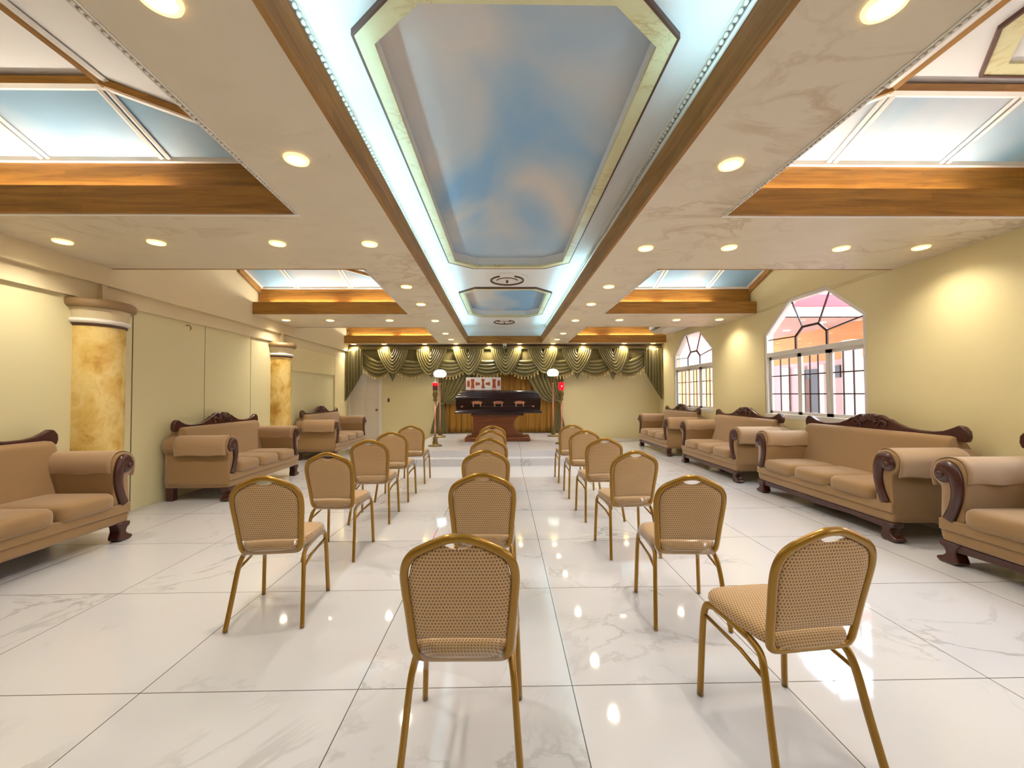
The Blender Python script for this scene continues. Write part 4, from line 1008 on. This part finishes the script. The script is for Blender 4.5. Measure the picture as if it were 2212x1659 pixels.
# lower swags with fringe and tassels
EDG = [-3.98]+UC+[4.0]
for k in range(8):
    x0, x1 = EDG[k], EDG[k+1]; xc = (x0+x1)/2; hw = (x1-x0)/2*.98
    def f(u, v, xc=xc, hw=hw, k=k):
        s = 2*u-1; sh = (1-abs(s)**2.0); zt = 2.46-.30*v + (.12 if k in (0, 7) and s*(1 if k == 7 else -1) > 0 else 0)*(1-v)*abs(s)
        ph = v*4.3*2*PI
        return (xc+hw*s, YV-.01-.03*sh-.045*(abs(math.sin(ph/2))**.8-.3)*(.3+.7*sh), zt-(.12+.12*v)*sh+.0)
    bm = nb(); grid(bm, f, 40, 44); sw = vo('lower_swag', bm, M['olive'])
    bm = nb()
    grid(bm, lambda u, v: (f(u, 1)[0], YV-.05-.006*math.sin(u*160), f(u, 1)[2]+.01-.065*v), 90, 2); vo('fringe', bm, M['fringe'], sw, solid=.003)
    n_ = 11
    for j in range(n_):
        u = (j+.5)/n_; p = f(u, 1); bm = nb(); z = p[2]-.055
        lathe(bm, [(.004, z+.02), (.016, z+.006), (.012, z-.002), (.020, z-.035), (.025, z-.066), (.0, z-.068)], p[0], YV-.055, 8); vo('tassel', bm, M['tassel'], sw, solid=0)
# tails
for k, xc in enumerate(UC):
    if k == 3: continue
    L_ = [1.72, 1.80, 1.80, 0, 1.82, 1.76, 1.74][k]
    bm = nb()
    def f(u, v, xc=xc, L_=L_):
        s = 2*u-1; wdt = .17*(1-.25*v); zb = L_+.30*abs(s)**.8
        z = 2.25+(zb-2.25)*v
        return (xc+s*wdt, YV-.035-.02*math.cos(s*PI*3.0), z+.012*math.cos(s*PI*3)*v)
    grid(bm, f, 24, 14); vo('tail', bm, M['olive'])
# deep upper swags
for k, xc in enumerate(UC):
    bm = nb()
    asym = [.03, -.02, .02, 0, .03, .0, .05][k]
    def f(u, v, xc=xc, asym=asym, k=k):
        s = 2*u-1; hw = .43; d = .10+.62*v
        a = hw*(.08+.92*v)
        # superellipse arc: vertical at ends, round at bottom
        th = PI*u; x = xc-a*math.cos(th)*(1-.36*math.sin(th)**2) + asym*math.sin(th)*v*2
        z = 2.66-d*math.sin(th)**1.15*(1 if k not in (1, 2, 3) else 1.06)
        ph = (v+.04*math.sin(3*s))*7*2*PI; sh = math.sin(th)
        return (x, YV-.06-.045*sh*v-.045*(abs(math.sin(ph/2))**.8-.3)*(.35+.65*sh), z+.012*math.cos(ph)*sh)
    grid(bm, f, 44, 70); vo('upper_swag', bm, M['olive'])
# side cascades
for s in (-1, 1):
    def f(u, v, s=s):
        # u 0 outer, 1 inner; stepped diagonal hem
        st = u*6; k = math.floor(st); fr_ = st-k
        hem = 1.20+.80*((k+ (fr_**.5))/6)**1.15
        x = 4.46-.50*u
        z = 2.66+(hem-2.66)*v
        x += .0; wav = math.sin(u*6*2*PI)
        return (s*(x+.012*math.cos(u*12*PI)), YV-.06-.045*abs(wav), z-.03*math.sin(u*12*PI)*v)
    bm = nb(); grid(bm, f, 96, 20); vo('cascade', bm, M['olive'])

def drape(name, fn, nu, nv, m_, label):
    bm = nb(); grid(bm, fn, nu, nv); o = obj(name, bm, m_, smooth=True); s = o.modifiers.new('thick', 'SOLIDIFY'); s.thickness = .006
    return tag(o, label, 'curtain')
# mustard back curtain
o = drape('back_curtain', lambda u, v: (-1.80+3.46*u+.02*math.sin(60*u)*v, YV+.205+.024*math.sin(u*110+2.2*math.sin(9*u)+1.2*v*math.sin(5*u))*(.6+.4*v)+.012*math.sin(u*260+4*v), 2.66-(2.66-.285)*v+.0), 420, 16, M['gold_cloth'], 'mustard yellow gathered curtain hanging behind the casket')
# tied-back main drapes
def tied(s, x_in, x_out, K, foot_in, foot_out, label):
    t = thing('tied_drape', label, 'curtain', (K[0], YV+.11, .27))
    def top(u, v):
        x0 = x_out+(x_in-x_out)*u; P0 = Vector((x0, 0, 2.62))
        P2 = Vector((K[0]+(u-.3)*.10*-s, 0, K[1]+.0))
        P1 = Vector((P2.x*.30+x0*.70, 0, 2.62-(2.62-K[1])*(.35+.65*u**1.0)))
        if u > .999: pass
        p = P0*(1-v)**2+P1*2*v*(1-v)+P2*v*v
        p.z -= .07*u*math.sin(PI*v**2)
        amp = .06*(1-.45*v)
        return (p.x-K[0], -amp*(abs(math.sin(u*10*PI))**.8-.4)-.05*math.sin(PI*v)*u, p.z-.27)
    bm = nb(); grid(bm, top, 200, 26); o = obj('drape_upper', bm, M['olive'], t, smooth=True); m_ = o.modifiers.new('thick', 'SOLIDIFY'); m_.thickness = .006
    def low(u, v):
        xt = K[0]+(u-.5)*.12; xb = foot_out+(foot_in-foot_out)*u
        q = v**.7
        return (xt+(xb-xt)*q-K[0], .045*(.4-abs(math.sin(u*8*PI)))*(.5+.5*q)-.02, K[1]+.03-(K[1]+.03-.275)*v-.27)
    bm = nb(); grid(bm, low, 120, 22); o = obj('drape_lower', bm, M['olive'], t, smooth=True); m_ = o.modifiers.new('thick', 'SOLIDIFY'); m_.thickness = .006
    bm = nb(); pts = [Vector((.075*math.cos(a), .055*math.sin(a)-.01, K[1]-.27+.02*math.sin(a*2))) for a in [2*PI*j/20 for j in range(20)]]
    sweep(bm, pts, .022, .012, 8, closed=True, ref=Vector((0, 0, 1))); obj('tie_band', bm, M['olive'], t, smooth=True)
tied(-1, -.42, -1.92, (-1.80, 1.13), -1.62, -2.12, 'olive drape tied back at the left side of the stage')
tied(1, .42, 1.86, (1.55, 1.17), 1.30, 1.76, 'olive drape tied back at the right side of the stage')
